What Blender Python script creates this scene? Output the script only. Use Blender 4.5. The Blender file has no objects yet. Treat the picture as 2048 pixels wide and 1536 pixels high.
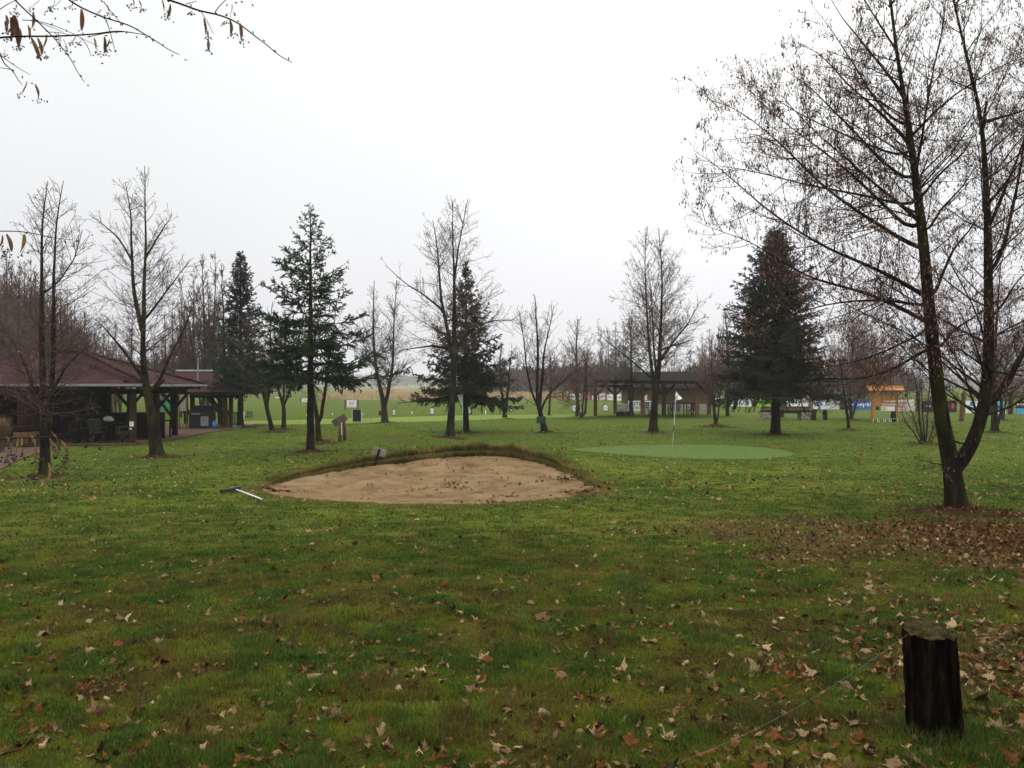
import bpy, math, random
import numpy as np
from mathutils import Vector, Matrix
R0 = np.random.default_rng(7)
random.seed(7)
sc = bpy.context.scene
COL = sc.collection
F = 1600.0; CX = 1024.0; CY = 769.0; EYE = 1.6
# ---------------------------------------------------------------- noise
_lat = np.random.default_rng(11).random((8, 256, 256))
def vnoise(x, y, s, k=0):
    x = np.asarray(x, float) / s + 37.3 * k; y = np.asarray(y, float) / s + 11.7 * k
    xi = np.floor(x).astype(int); yi = np.floor(y).astype(int)
    fx = x - xi; fy = y - yi
    fx = fx * fx * (3 - 2 * fx); fy = fy * fy * (3 - 2 * fy)
    L = _lat[k % 8]
    a = L[xi % 256, yi % 256]; b = L[(xi + 1) % 256, yi % 256]
    c = L[xi % 256, (yi + 1) % 256]; d = L[(xi + 1) % 256, (yi + 1) % 256]
    return (a * (1 - fx) + b * fx) * (1 - fy) + (c * (1 - fx) + d * fx) * fy
def fbm(x, y, s, k=0, o=3):
    t = 0; a = 1; w = 0
    for i in range(o):
        t = t + a * vnoise(x, y, s / 2 ** i, k + i); w += a; a *= .55
    return t / w
def sstep(a, b, x):
    t = np.clip((np.asarray(x, float) - a) / (b - a), 0, 1); return t * t * (3 - 2 * t)
# ---------------------------------------------------------------- terrain
def base_h(x, y):
    y = np.asarray(y, float)
    t = np.clip((y - 3) / 17, 0, 1)
    return -0.7 * (t * .8 + .2 * t * t * (3 - 2 * t))
def hit_plane(px, py, off=0.0):
    d = 10.0
    for _ in range(60):
        h = EYE - float(base_h(0, d)) - off
        d = .5 * d + .5 * min(2500, F * h / max(py - CY, .5))
    return ((px - CX) / F * d, d)
BK = [(520,978,0),(560,960,.07),(600,948,.15),(680,933,.25),(760,919,.35),(840,908,.42),(920,900,.46),(980,899,.46),(1040,905,.42),
      (1090,918,.35),(1130,935,.25),(1170,958,.12),(1203,982,0),(1150,993,0),(1060,1003,0),(960,1009,0),(850,1011,0),(740,1007,0),(640,1000,0),(560,991,0)]
BP = np.array([(*hit_plane(a, b, c), c) for a, b, c in BK])
def _dens(P, n=6):      # closed Catmull-Rom
    out = []
    N = len(P)
    for i in range(N):
        p0, p1, p2, p3 = P[i - 1], P[i], P[(i + 1) % N], P[(i + 2) % N]
        for j in range(n):
            t = j / n
            out.append(.5 * ((2 * p1) + (-p0 + p2) * t + (2 * p0 - 5 * p1 + 4 * p2 - p3) * t * t + (-p0 + 3 * p1 - 3 * p2 + p3) * t ** 3))
    return np.array(out)
BO = _dens(BP)
BO[:, 0] += (np.random.default_rng(3).random(len(BO)) - .5) * .10
BO[:, 1] += (np.random.default_rng(4).random(len(BO)) - .5) * .10
def poly_in(x, y, P):
    ins = np.zeros(x.shape, bool); n = len(P); j = n - 1
    for i in range(n):
        xi, yi, xj, yj = P[i][0], P[i][1], P[j][0], P[j][1]
        c = ((yi > y) != (yj > y)) & (x < (xj - xi) * (y - yi) / ((yj - yi) if yj != yi else 1e-9) + xi)
        ins ^= c; j = i
    return ins
def bunker(x, y):
    """inside?, distance to rim, rim offset (idw)"""
    x = np.asarray(x, float); y = np.asarray(y, float)
    sh = x.shape; x = x.ravel(); y = y.ravel()
    ins = np.zeros(x.shape, bool); dmin = np.full(x.shape, 99.); z = np.zeros(x.shape)
    m = (np.abs(x - BO[:, 0].mean()) < 16) & (y > 5) & (y < 40)
    if m.any():
        xs, ys = x[m], y[m]
        num = np.zeros(xs.shape); den = np.zeros(xs.shape); dm = np.full(xs.shape, 99.)
        for p in BO:
            r2 = (xs - p[0]) ** 2 + (ys - p[1]) ** 2 + 1e-4
            w = 1 / r2 ** 1.5; num += w * p[2]; den += w; dm = np.minimum(dm, r2)
        ins[m] = poly_in(xs, ys, BO); dmin[m] = np.sqrt(dm); z[m] = num / den
    return ins.reshape(sh), dmin.reshape(sh), z.reshape(sh)
MOUNDS = []     # x, y, radius, height
def H(x, y, raw=False):
    x = np.asarray(x, float); y = np.asarray(y, float)
    z = base_h(x, y) + (fbm(x, y, 3.1, 1, 3) - .5) * .05 * np.clip(y / 6, 0.3, 1) * (y < 60)
    z = z + .62 * np.exp(-(((x + 6.1) / 2.3) ** 2 + ((y - 34.3) / 2.5) ** 2))
    ins, dm, zo = bunker(x, y)
    fall = np.exp(-(dm / 4.6) ** 2)
    zout = z + np.maximum(zo, 0) * fall
    zin = z + sand_off(x, y, dm, zo) - .02 - .1 * np.clip(dm / .3, 0, 1)
    z = np.where(ins, zin, zout)
    for mx, my, mr, mh in MOUNDS:
        z = z + mh * np.exp(-(((x - mx) ** 2 + (y - my) ** 2) / mr ** 2))
    return z
def sand_off(x, y, dm, zo):
    zo = np.maximum(zo, 0)
    return zo - (.025 + .30 * zo) - .10 * np.clip(dm / 1.5, 0, 1) + (fbm(x, y, .9, 4, 3) - .5) * .13 * np.clip(dm / .5, 0, 1)
def Hs(x, y): return float(H(np.array([x]), np.array([y]))[0])
def ground_at(px, py):
    """pixel -> ground point (world)"""
    off = 0
    x, y = hit_plane(px, py)
    for _ in range(12):
        z = Hs(x, y)
        d = F * (EYE - z) / max(py - CY, .5)
        y = .6 * y + .4 * d; x = (px - CX) / F * y
    return np.array([x, y, Hs(x, y)])
def W(px, py, d): return np.array([(px - CX) / F * d, d, EYE - (py - CY) / F * d])
def proj(P):
    P = np.asarray(P)
    y = np.maximum(P[..., 1], 1e-3)
    return CX + P[..., 0] / y * F, CY - (P[..., 2] - EYE) / y * F
# ---------------------------------------------------------------- objects
def tag(o, label=None, cat=None, group=None, kind=None):
    if label: o['label'] = label
    if cat: o['category'] = cat
    if group: o['group'] = group
    if kind: o['kind'] = kind
    return o
def empty(name, loc, label, cat, group=None, rz=0):
    o = bpy.data.objects.new(name, None); COL.objects.link(o)
    o.location = Vector([float(v) for v in loc]); o.rotation_euler = (0, 0, rz); o.empty_display_size = .2
    return tag(o, label, cat, group)
def mk_obj(name, me, parent=None, mat=None):
    o = bpy.data.objects.new(name, me); COL.objects.link(o)
    if parent is not None: o.parent = parent
    if mat is not None and not me.materials: me.materials.append(mat)
    return o
def np_mesh(name, V, Fs, smooth=False, col=None, origin=None):
    V = np.asarray(V, np.float64).reshape(-1, 3)
    if origin is not None: V = V - np.asarray(origin, float)
    me = bpy.data.meshes.new(name)
    me.vertices.add(len(V)); me.vertices.foreach_set('co', V.astype(np.float32).ravel())
    Fs = [np.asarray(f, np.int32) for f in Fs if len(f)]
    nl = sum(f.size for f in Fs); nf = sum(len(f) for f in Fs)
    me.loops.add(nl); me.polygons.add(nf)
    me.loops.foreach_set('vertex_index', np.concatenate([f.ravel() for f in Fs]))
    tot = np.concatenate([np.full(len(f), f.shape[1], np.int32) for f in Fs])
    st = np.concatenate([[0], np.cumsum(tot)[:-1]]).astype(np.int32)
    me.polygons.foreach_set('loop_start', st)
    me.update(calc_edges=True)
    me.polygons.foreach_set('use_smooth', np.full(nf, smooth, bool))
    if col is not None:
        a = me.color_attributes.new('col', 'FLOAT_COLOR', 'POINT')
        c = np.ones((len(V), 4), np.float32); c[:, :3] = col
        a.data.foreach_set('color', c.ravel())
    me.validate()
    return me
class MB:
    def __init__(s): s.v = []; s.f = []
    def add(s, V, Fc):
        b = len(s.v); s.v += [tuple(map(float, p)) for p in V]; s.f += [tuple(b + i for i in f) for f in Fc]; return s
    def box(s, c, size, rot=None, rz=0, bev=0):
        x, y, z = [v / 2 for v in size]
        M = rot if rot is not None else Matrix.Rotation(rz, 3, 'Z')
        P = [M @ Vector((a * x, b * y, e * z)) + Vector(c) for a in (-1, 1) for b in (-1, 1) for e in (-1, 1)]
        return s.add(P, [(0, 1, 3, 2), (4, 6, 7, 5), (0, 4, 5, 1), (2, 3, 7, 6), (0, 2, 6, 4), (1, 5, 7, 3)])
    def beam(s, a, b, w, h=None):
        h = h or w
        a = Vector(a); b = Vector(b); d = b - a
        q = d.to_track_quat('Z', 'Y').to_matrix()
        return s.box((a + b) / 2, (w, h, d.length), rot=q)
    def tube(s, pts, rad, S=8, cap=True):
        pts = [Vector(p) for p in pts]; n = len(pts)
        if not hasattr(rad, '__len__'): rad = [rad] * n
        V = []; up = None
        for i, p in enumerate(pts):
            t = (pts[min(i + 1, n - 1)] - pts[max(i - 1, 0)]).normalized()
            if up is None: up = Vector((1, 0, 0)) if abs(t.x) < .8 else Vector((0, 1, 0))
            a = t.cross(up).normalized(); b = t.cross(a); up = (b * -1 if b.dot(up) < 0 else b) if False else up
            for k in range(S):
                an = 2 * math.pi * k / S
                V.append(p + (a * math.cos(an) + b * math.sin(an)) * rad[i])
        Fc = [(i * S + k, i * S + (k + 1) % S, (i + 1) * S + (k + 1) % S, (i + 1) * S + k) for i in range(n - 1) for k in range(S)]
        if cap: Fc += [tuple(range(S - 1, -1, -1)), tuple((n - 1) * S + k for k in range(S))]
        return s.add(V, Fc)
    def cyl(s, c, r, h, S=12, r2=None):
        c = Vector(c); return s.tube([c, c + Vector((0, 0, h))], [r, r if r2 is None else r2], S)
    def poly(s, P): return s.add(P, [tuple(range(len(P)))])
    def slab(s, P, t):
        """polygon P (ccw from above) given thickness t downwards"""
        n = len(P); Q = [Vector(p) - Vector((0, 0, t)) for p in P]
        return s.add([*P, *Q], [tuple(range(n)), tuple(range(2 * n - 1, n - 1, -1))] + [(i, n + i, n + (i + 1) % n, (i + 1) % n) for i in range(n)])
    def ball(s, c, r, seg=6, ring=4, sq=(1, 1, 1)):
        V = [(c[0], c[1], c[2] + r * sq[2])]
        for i in range(1, ring):
            ph = math.pi * i / ring
            for k in range(seg):
                th = 2 * math.pi * k / seg
                V.append((c[0] + r * sq[0] * math.sin(ph) * math.cos(th), c[1] + r * sq[1] * math.sin(ph) * math.sin(th), c[2] + r * sq[2] * math.cos(ph)))
        V.append((c[0], c[1], c[2] - r * sq[2])); n = len(V) - 1
        Fc = [(0, 1 + k, 1 + (k + 1) % seg) for k in range(seg)]
        for i in range(ring - 2):
            for k in range(seg):
                a = 1 + i * seg + k; b = 1 + i * seg + (k + 1) % seg
                Fc.append((a, a + seg, b + seg, b))
        Fc += [(n, n - seg + (k + 1) % seg, n - seg + k) for k in range(seg)]
        return s.add(V, Fc)
    def build(s, name, mat, parent=None, smooth=False, bevel=0):
        me = bpy.data.meshes.new(name)
        o3 = Vector((0, 0, 0)); Mi = None
        if parent is not None:
            p = parent; L = Matrix.Identity(4)
            while p is not None:
                L = (Matrix.Translation(p.location) @ p.rotation_euler.to_matrix().to_4x4()) @ L; p = p.parent
            Mi = L.inverted()
        V = [Mi @ Vector(v) for v in s.v] if Mi is not None else s.v
        me.from_pydata([tuple(v) for v in V], [], s.f)
        me.polygons.foreach_set('use_smooth', [smooth] * len(s.f))
        me.update()
        o = mk_obj(name, me, parent, mat)
        if bevel:
            m = o.modifiers.new('bevel', 'BEVEL'); m.width = bevel; m.segments = 2; m.limit_method = 'ANGLE'
        return o
# ---------------------------------------------------------------- materials
def mat(name, base, rough=.8, c2=None, scale=8, detail=6, bump=0, bscale=None, stretch=None, attr=False, spec=.3, c3=None, trans=0, metal=0, lo=.35, hi=.65):
    m = bpy.data.materials.new(name); m.use_nodes = True
    N = m.node_tree.nodes; L = m.node_tree.links
    b = N['Principled BSDF']; b.inputs['Roughness'].default_value = rough
    b.inputs['Specular IOR Level'].default_value = min(spec, .025) if rough >= .8 else spec; b.inputs['Metallic'].default_value = metal
    tc = N.new('ShaderNodeTexCoord'); mp = N.new('ShaderNodeMapping'); L.new(tc.outputs['Object'], mp.inputs[0])
    if stretch: mp.inputs['Scale'].default_value = stretch
    nz = N.new('ShaderNodeTexNoise'); nz.inputs['Scale'].default_value = scale; nz.inputs['Detail'].default_value = detail
    nz.inputs['Roughness'].default_value = .65
    L.new(mp.outputs[0], nz.inputs['Vector'])
    col = None
    if attr:
        at = N.new('ShaderNodeAttribute'); at.attribute_name = 'col'; col = at.outputs['Color']
    else:
        rg = N.new('ShaderNodeRGB'); rg.outputs[0].default_value = (*base, 1); col = rg.outputs[0]
    if c2:
        r = N.new('ShaderNodeValToRGB'); r.color_ramp.elements[0].position = lo; r.color_ramp.elements[1].position = hi
        if attr:
            r.color_ramp.elements[0].color = (*base, 1); r.color_ramp.elements[1].color = (*c2, 1)
            mx = N.new('ShaderNodeMix'); mx.data_type = 'RGBA'; mx.blend_type = 'MULTIPLY'; mx.inputs['Factor'].default_value = 1
            L.new(nz.outputs['Fac'], r.inputs[0]); L.new(col, mx.inputs['A']); L.new(r.outputs[0], mx.inputs['B']); col = mx.outputs['Result']
        else:
            r.color_ramp.elements[0].color = (*base, 1); r.color_ramp.elements[1].color = (*c2, 1)
            if c3:
                e = r.color_ramp.elements.new((lo + hi) / 2); e.color = (*c3, 1)
            L.new(nz.outputs['Fac'], r.inputs[0]); col = r.outputs[0]
    L.new(col, b.inputs['Base Color'])
    if bump:
        n2 = N.new('ShaderNodeTexNoise'); n2.inputs['Scale'].default_value = bscale or scale * 3; n2.inputs['Detail'].default_value = 5
        L.new(mp.outputs[0], n2.inputs['Vector'])
        bp = N.new('ShaderNodeBump'); bp.inputs['Strength'].default_value = 1; bp.inputs['Distance'].default_value = bump
        L.new(n2.outputs['Fac'], bp.inputs['Height']); L.new(bp.outputs[0], b.inputs['Normal'])
    if trans:
        tr = N.new('ShaderNodeBsdfTranslucent'); L.new(col, tr.inputs[0])
        ms = N.new('ShaderNodeMixShader'); ms.inputs[0].default_value = trans
        L.new(b.outputs[0], ms.inputs[1]); L.new(tr.outputs[0], ms.inputs[2]); L.new(ms.outputs[0], N['Material Output'].inputs[0])
    return m
M = {}
M['ground'] = mat('lawn', (.62,.62,.62), .95, (1.25,1.25,1.2), 30, attr=True, bump=.02, bscale=60, spec=.1)
M['blade'] = mat('grass_blade', (.7,.7,.7), .7, (1.2,1.2,1.1), 3, attr=True, spec=.25, trans=.3)
M['bark'] = mat('bark', (.018,.013,.009), .9, (.06,.046,.03), 5, c3=(.034,.028,.016), bump=.02, bscale=14, stretch=(2.2,2.2,.5))
M['bark_moss'] = mat('mossy_bark', (.012,.009,.007), .95, (.045,.05,.012), 2.2, c3=(.024,.019,.013), bump=.022, bscale=16, stretch=(2.6,2.6,.7))
M['bark_dark'] = mat('dark_bark', (.012,.009,.007), .95, (.034,.026,.018), 4, bump=.02, stretch=(2,2,.5))
M['twig'] = mat('twig', (.060,.040,.030), .8, (.13,.092,.072), 2)
M['twig_red'] = mat('reddish_twig', (.090,.050,.042), .8, (.18,.11,.09), 1.5)
M['twig_dark'] = mat('dark_twig', (.028,.018,.02), .8, (.06,.042,.04), 2)
M['needle'] = mat('needles', (.7,.7,.7), .6, (1.2,1.2,1.2), 2, attr=True, spec=.3, trans=.1)
M['dryleaf'] = mat('dry_leaf', (.42,.39,.37), .85, (.95,.95,.95), 20, attr=True, trans=.25)
M['sand'] = mat('sand', (.10,.062,.028), .95, (.225,.155,.082), 1.4, c3=(.17,.112,.056), bump=.07, bscale=9, lo=.3, hi=.62, detail=9)
M['wood'] = mat('weathered_wood', (.07,.04,.022), .8, (.16,.09,.05), 3, bump=.006, stretch=(6,6,.6))
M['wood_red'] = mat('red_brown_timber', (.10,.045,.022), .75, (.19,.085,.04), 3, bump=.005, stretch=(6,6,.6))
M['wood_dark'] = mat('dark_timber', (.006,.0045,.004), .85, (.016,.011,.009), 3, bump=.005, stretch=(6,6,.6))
M['wood_grey'] = mat('grey_wood', (.10,.085,.06), .9, (.22,.19,.14), 4, c3=(.15,.13,.08), bump=.008, stretch=(5,5,.8))
M['wood_orange'] = mat('orange_stained_wood', (.30,.11,.02), .5, (.48,.20,.045), 3, bump=.003, stretch=(1,6,6))
M['post'] = mat('rotten_post', (.003,.0025,.002), .95, (.026,.017,.010), 11, c3=(.007,.0055,.004), bump=.012, bscale=22, stretch=(2.5,2.5,.5))
M['post_top'] = mat('mossy_post_top', (.016,.013,.006), .95, (.065,.055,.022), 22, c3=(.034,.03,.011), bump=.008, bscale=40)
def _rings(m):
    n = m.node_tree.nodes; l = m.node_tree.links; b = n['Principled BSDF']; tc = n.new('ShaderNodeTexCoord'); mp = n.new('ShaderNodeMapping'); mp.inputs['Scale'].default_value = (1, 1, 0)
    wv = n.new('ShaderNodeTexWave'); wv.wave_type = 'RINGS'; wv.rings_direction = 'Z'; wv.inputs['Scale'].default_value = 26; wv.inputs['Distortion'].default_value = 5; wv.inputs['Detail'].default_value = 4; wv.inputs['Detail Scale'].default_value = 3
    l.new(tc.outputs['Object'], mp.inputs[0]); l.new(mp.outputs[0], wv.inputs[0])
    old = b.inputs['Base Color'].links[0].from_socket; mx = n.new('ShaderNodeMix'); mx.data_type = 'RGBA'; mx.blend_type = 'MULTIPLY'; mx.inputs['Factor'].default_value = .8
    cr = n.new('ShaderNodeValToRGB'); cr.color_ramp.elements[0].color = (.3, .26, .22, 1); cr.color_ramp.elements[1].color = (1.25, 1.2, 1.1, 1); cr.color_ramp.elements[1].position = .6
    l.new(wv.outputs['Fac'], cr.inputs[0]); l.new(old, mx.inputs['A']); l.new(cr.outputs[0], mx.inputs['B']); l.new(mx.outputs['Result'], b.inputs['Base Color'])
_rings(M['post_top'])
M['white'] = mat('white_vinyl', (.84,.84,.84), .5, (.92,.92,.92), 1)
M['offwhite'] = mat('dirty_white', (.66,.66,.62), .6, (.86,.86,.82), 4)
M['black'] = mat('black_plastic', (.012,.012,.013), .5, (.02,.02,.02), 3)
M['grey'] = mat('grey_metal', (.20,.20,.20), .5, (.32,.32,.31), 4)
M['red'] = mat('red_print', (.62,.04,.05), .6)
M['pink'] = mat('pinkish_red_print', (.70,.12,.17), .6)
M['blue'] = mat('blue_print', (.03,.17,.52), .6)
M['lightblue'] = mat('sky_blue_print', (.10,.42,.68), .6)
M['navy'] = mat('navy_print', (.03,.06,.17), .6)
M['green_print'] = mat('lime_print', (.30,.55,.03), .6)
M['dkgreen'] = mat('dark_green_paint', (.01,.045,.03), .5, (.02,.06,.045), 4)
M['teal'] = mat('green_tarpaulin', (.03,.20,.11), .6, (.05,.26,.15), 2)
M['print_grey'] = mat('grey_print', (.08,.09,.10), .6)
M['stone'] = mat('rubble_stone', (.10,.085,.07), .95, (.42,.38,.33), 9, c3=(.2,.16,.13), bump=.03, bscale=12)
M['brick'] = mat('orange_brick', (.30,.12,.05), .9, (.42,.19,.09), 6)
M['paving'] = mat('red_paving', (.065,.040,.030), .9, (.12,.075,.055), 4, bump=.01)
M['plaster'] = mat('brown_render', (.070,.045,.022), .9, (.115,.078,.040), 1.5)
M['concrete'] = mat('concrete', (.20,.18,.15), .9, (.34,.31,.27), 3)
# ---------------------------------------------------------------- camera, world, light, haze
cam = bpy.data.cameras.new('camera'); co = bpy.data.objects.new('camera', cam); COL.objects.link(co); sc.camera = co
cam.sensor_width = 36; cam.lens = F / 2048 * 36; cam.clip_start = .05; cam.clip_end = 6000
co.location = (0, 0, EYE); co.rotation_euler = (math.radians(90), 0, 0)
cam.shift_y = (CY - 768) / 2048
sc.view_settings.view_transform = 'Standard'; sc.view_settings.look = 'None'; sc.view_settings.gamma = 1; sc.view_settings.exposure = 0
w = bpy.data.worlds.new('World'); sc.world = w; w.use_nodes = True
N = w.node_tree.nodes; L = w.node_tree.links
SUN_EL, SUN_AZ = math.radians(32), math.radians(15)
sky = N.new('ShaderNodeTexSky'); sky.sky_type = 'NISHITA'; sky.sun_disc = False; sky.sun_elevation = SUN_EL; sky.sun_rotation = SUN_AZ
sky.air_density = 1; sky.dust_density = 6; sky.ozone_density = 1
hs = N.new('ShaderNodeHueSaturation'); hs.inputs['Saturation'].default_value = .12; L.new(sky.outputs[0], hs.inputs['Color'])
tc = N.new('ShaderNodeTexCoord'); sx = N.new('ShaderNodeSeparateXYZ'); L.new(tc.outputs['Generated'], sx.inputs[0])
rp = N.new('ShaderNodeValToRGB')
E = rp.color_ramp.elements; E[0].position = 0; E[0].color = (.82,.82,.86,1); E[1].position = 1; E[1].color = (2.9,2.9,2.9,1)
for p_, c_ in ((.10,(.855,.855,.885)), (.24,(.91,.925,.94)), (.42,(1.0,1.02,1.02)), (.6, (1.8,1.8,1.8))):
    e = E.new(p_); e.color = (*c_, 1)
L.new(sx.outputs['Z'], rp.inputs[0])
sclr = N.new('ShaderNodeVectorMath'); sclr.operation = 'SCALE'; sclr.inputs['Scale'].default_value = 10.0; L.new(rp.outputs[0], sclr.inputs[0])
# slightly thicker and thinner cloud
nz = N.new('ShaderNodeTexNoise'); nz.inputs['Scale'].default_value = 1.6; nz.inputs['Detail'].default_value = 2; L.new(tc.outputs['Generated'], nz.inputs['Vector'])
mr = N.new('ShaderNodeMapRange'); mr.inputs[1].default_value = .3; mr.inputs[2].default_value = .7; mr.inputs[3].default_value = .95; mr.inputs[4].default_value = 1.06
L.new(nz.outputs['Fac'], mr.inputs[0])
sc2 = N.new('ShaderNodeVectorMath'); sc2.operation = 'SCALE'; L.new(sclr.outputs[0], sc2.inputs[0]); L.new(mr.outputs[0], sc2.inputs['Scale'])
mx = N.new('ShaderNodeMix'); mx.data_type = 'RGBA'; mx.inputs['Factor'].default_value = .94
L.new(hs.outputs[0], mx.inputs['A']); L.new(sc2.outputs[0], mx.inputs['B'])
bg = N['Background']; bg.inputs['Strength'].default_value = .1; L.new(mx.outputs['Result'], bg.inputs['Color'])
sl = bpy.data.lights.new('sun', 'SUN'); sl.energy = .5; sl.angle = math.radians(50); sl.color = (1, .97, .92)
so = bpy.data.objects.new('sun', sl); COL.objects.link(so)
dv = Vector((math.sin(SUN_AZ) * math.cos(SUN_EL), math.cos(SUN_AZ) * math.cos(SUN_EL), math.sin(SUN_EL)))
so.rotation_euler = dv.to_track_quat('Z', 'Y').to_euler(); so.location = (0, 0, 30)
hz = MB().box((0, 640, 6.0), (3400, 1500, 16.4)).build('haze', None)
tag(hz, 'thin winter mist hanging over the whole lawn and fields', 'mist', kind='stuff')
hm = bpy.data.materials.new('haze'); hm.use_nodes = True
n = hm.node_tree.nodes; n.remove(n['Principled BSDF'])
pv = n.new('ShaderNodeVolumePrincipled'); pv.inputs['Density'].default_value = .0005; pv.inputs['Color'].default_value = (.97, .975, 1, 1); pv.inputs['Anisotropy'].default_value = 0.0
hm.node_tree.links.new(pv.outputs[0], n['Material Output'].inputs['Volume'])
hz.data.materials.append(hm)
sc.cycles.volume_bounces = 1
sc.cycles.max_bounces = 5; sc.cycles.diffuse_bounces = 3; sc.cycles.transparent_max_bounces = 8
sc.cycles.use_adaptive_sampling = True; sc.cycles.adaptive_threshold = .02
# ---------------------------------------------------------------- lawn
RINGS = []     # (x, y, radius) brown rings round the trunks; filled before the lawn is built
def mixc(a, b, t): t = np.asarray(t)[..., None]; return np.asarray(a) * (1 - t) + np.asarray(b) * t
GA = hit_plane(1400, 1050); GB = hit_plane(1900, 1085); GM = hit_plane(805, 885)
def brown_mask(x, y):
    n = fbm(x, y, 1.3, 2, 4); n2 = fbm(x, y, .35, 5, 3)
    b = .13 + .42 * sstep(6.5, 3.2, y) * (.6 + .4 * sstep(-1.5, 1, x))                        # foreground is worn
    b = b + .45 * sstep(.3, 3.5, x) * sstep(13, 8, y)
    b = b + .75 * np.exp(-(((x - GA[0] - .25) / 1.7) ** 2 + ((y - GA[1]) / .95) ** 2))
    b = b + .95 * np.exp(-(((x - GB[0] - .9) / 2.2) ** 2 + ((y - GB[1] + .1) / 1.9) ** 2))
    b = b + .8 * np.exp(-(((x - GM[0]) / .7) ** 2 + ((y - GM[1]) / .6) ** 2))
    b = b + .42 * sstep(21, 26, y) * sstep(44, 34, y)
    v = sstep(.42, .82, b * .62 + (n - .5) * .9 + (n2 - .5) * .5 + .08)
    return np.clip(v, 0, 1)
def ring_mask(x, y):
    v = np.zeros(np.shape(x))
    for rx, ry, rr in RINGS:
        m = (np.abs(x - rx) < 3 * rr) & (np.abs(y - ry) < 3 * rr)
        if np.any(m):
            r = np.hypot(x[m] - rx, y[m] - ry) / rr + (vnoise(x[m], y[m], .25, 3) - .5) * .7
            v[m] = np.maximum(v[m], sstep(1.25, .6, r))
    return v
def lawn_col(x, y):
    n5 = fbm(x, y, .18, 2, 2)
    n1 = fbm(x, y, 2.4, 0, 3); n3 = fbm(x, y, .5, 6, 2)
    g = mixc((.052, .090, .009), (.120, .150, .018), np.clip((n1 - .3) * 2.2, 0, 1))
    g = mixc(g, (.155, .155, .025), np.clip((n3 - .55) * 3, 0, .7))
    g = mixc(g, mixc((.040, .066, .008), (.105, .105, .014), np.clip((n3 - .3) * 2.5, 0, 1)), sstep(15, 3.5, y) * .72)  # near lawn tinted olive, darkened in the colour for canopy shade and vignetting
    g = mixc(g, (.090, .132, .018), sstep(13, 30, y) * .6)
    br = mixc((.060, .036, .014), (.125, .085, .030), n3)
    c = mixc(g, br, brown_mask(x, y) * (.85 - .35 * sstep(12, 20, y)))
    c = mixc(c, (.048, .024, .013), ring_mask(x, y) * .95)
    far = mixc((.088, .128, .016), (.118, .152, .028), fbm(x, y / 3, 22, 1, 3))
    c = mixc(c, far, sstep(48, 60, y))
    reed = mixc((.40, .30, .17), (.30, .24, .13), fbm(x, y, 9, 2, 3))
    rk = sstep(122, 128, y + 6 * (vnoise(x, y, 14, 3) - .5)) * sstep(.13, .05, x / y)
    rk = rk * (1 - sstep(-.18, -.24, x / y))
    c = mixc(c, reed, rk * (1 - .55 * sstep(170, 230, y)))
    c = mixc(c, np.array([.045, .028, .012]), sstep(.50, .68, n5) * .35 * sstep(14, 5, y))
    c = c * .9
    ins, dm, zo = bunker(x, y)
    c = c * (1 - .12 * sstep(30, 60, y))[..., None]
    rim = (~ins) * sstep(.55, .05, dm)
    c = mixc(c, (.17, .145, .035), rim * .9)
    c = mixc(c, (.07, .045, .022), ins * 1.0)
    return c
def build_lawn():
    ys = np.concatenate([np.linspace(-40, 0, 12)[:-1], np.geomspace(.4, 12, 220)[:-1], np.linspace(12, 24, 330)[:-1], np.geomspace(24, 60, 170)[:-1], np.geomspace(60, 1350, 130)])
    k = np.linspace(-1, 1, 640); u = np.sinh(k * 2.2) / np.sinh(2.2) * 1.15
    X = u[None, :] * (np.maximum(ys, 0)[:, None] + 9); Y = np.repeat(ys[:, None], len(u), 1)
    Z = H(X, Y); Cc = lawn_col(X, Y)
    n, m = X.shape
    V = np.stack([X, Y, Z], -1).reshape(-1, 3)
    i = np.arange(n * m).reshape(n, m)
    Fq = np.stack([i[:-1, :-1], i[:-1, 1:], i[1:, 1:], i[1:, :-1]], -1).reshape(-1, 4)
    me = np_mesh('lawn', V, [Fq], True, Cc.reshape(-1, 3))
    o = mk_obj('lawn', me, None, M['ground'])
    tag(o, 'wide green lawn with worn brown patches and far field', kind='structure')
def sheet(name, P, lift, material, label, res=.25, kind='structure'):
    """thin sheet following the lawn inside polygon P"""
    P = np.array(P); x0, y0 = P.min(0); x1, y1 = P.max(0)
    C = P.mean(0); rings = 24; n = 96
    # resample polygon
    d = np.r_[0, np.cumsum(np.hypot(*np.diff(np.vstack([P, P[:1]]), axis=0).T))]
    t = np.linspace(0, d[-1], n, endpoint=False); Q = np.vstack([P, P[:1]])
    ox = np.interp(t, d, Q[:, 0]); oy = np.interp(t, d, Q[:, 1])
    s = np.linspace(0, 1, rings + 1)[1:]
    X = C[0] + (ox[None] - C[0]) * s[:, None]; Y = C[1] + (oy[None] - C[1]) * s[:, None]
    X = np.r_[C[0], X.ravel()]; Y = np.r_[C[1], Y.ravel()]
    V = np.stack([X, Y, H(X, Y) + lift], -1)
    idx = 1 + np.arange(rings * n).reshape(rings, n); nx = np.roll(idx, -1, 1)
    T = np.stack([np.zeros(n, int), idx[0], nx[0]], -1)
    Fq = np.stack([idx[:-1], idx[1:], nx[1:], nx[:-1]], -1).reshape(-1, 4)
    o = mk_obj(name, np_mesh(name, V, [T, Fq], True), None, material)
    tag(o, label, kind=kind); return o
M['green'] = mat('putting_turf', (.062,.104,.022), .9, (.088,.130,.03), 5, bump=.004, bscale=120)
M['tee'] = mat('tee_turf', (.115,.17,.025), .9, (.15,.20,.04), 1.2, bump=.004, bscale=80)
PG = []
for k in range(40):
    a = 2 * math.pi * k / 40
    PG.append(hit_plane(1363 + 226 * math.cos(a), 908 + 17 * math.sin(a) + 1.2 * math.cos(2 * a)))
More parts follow.
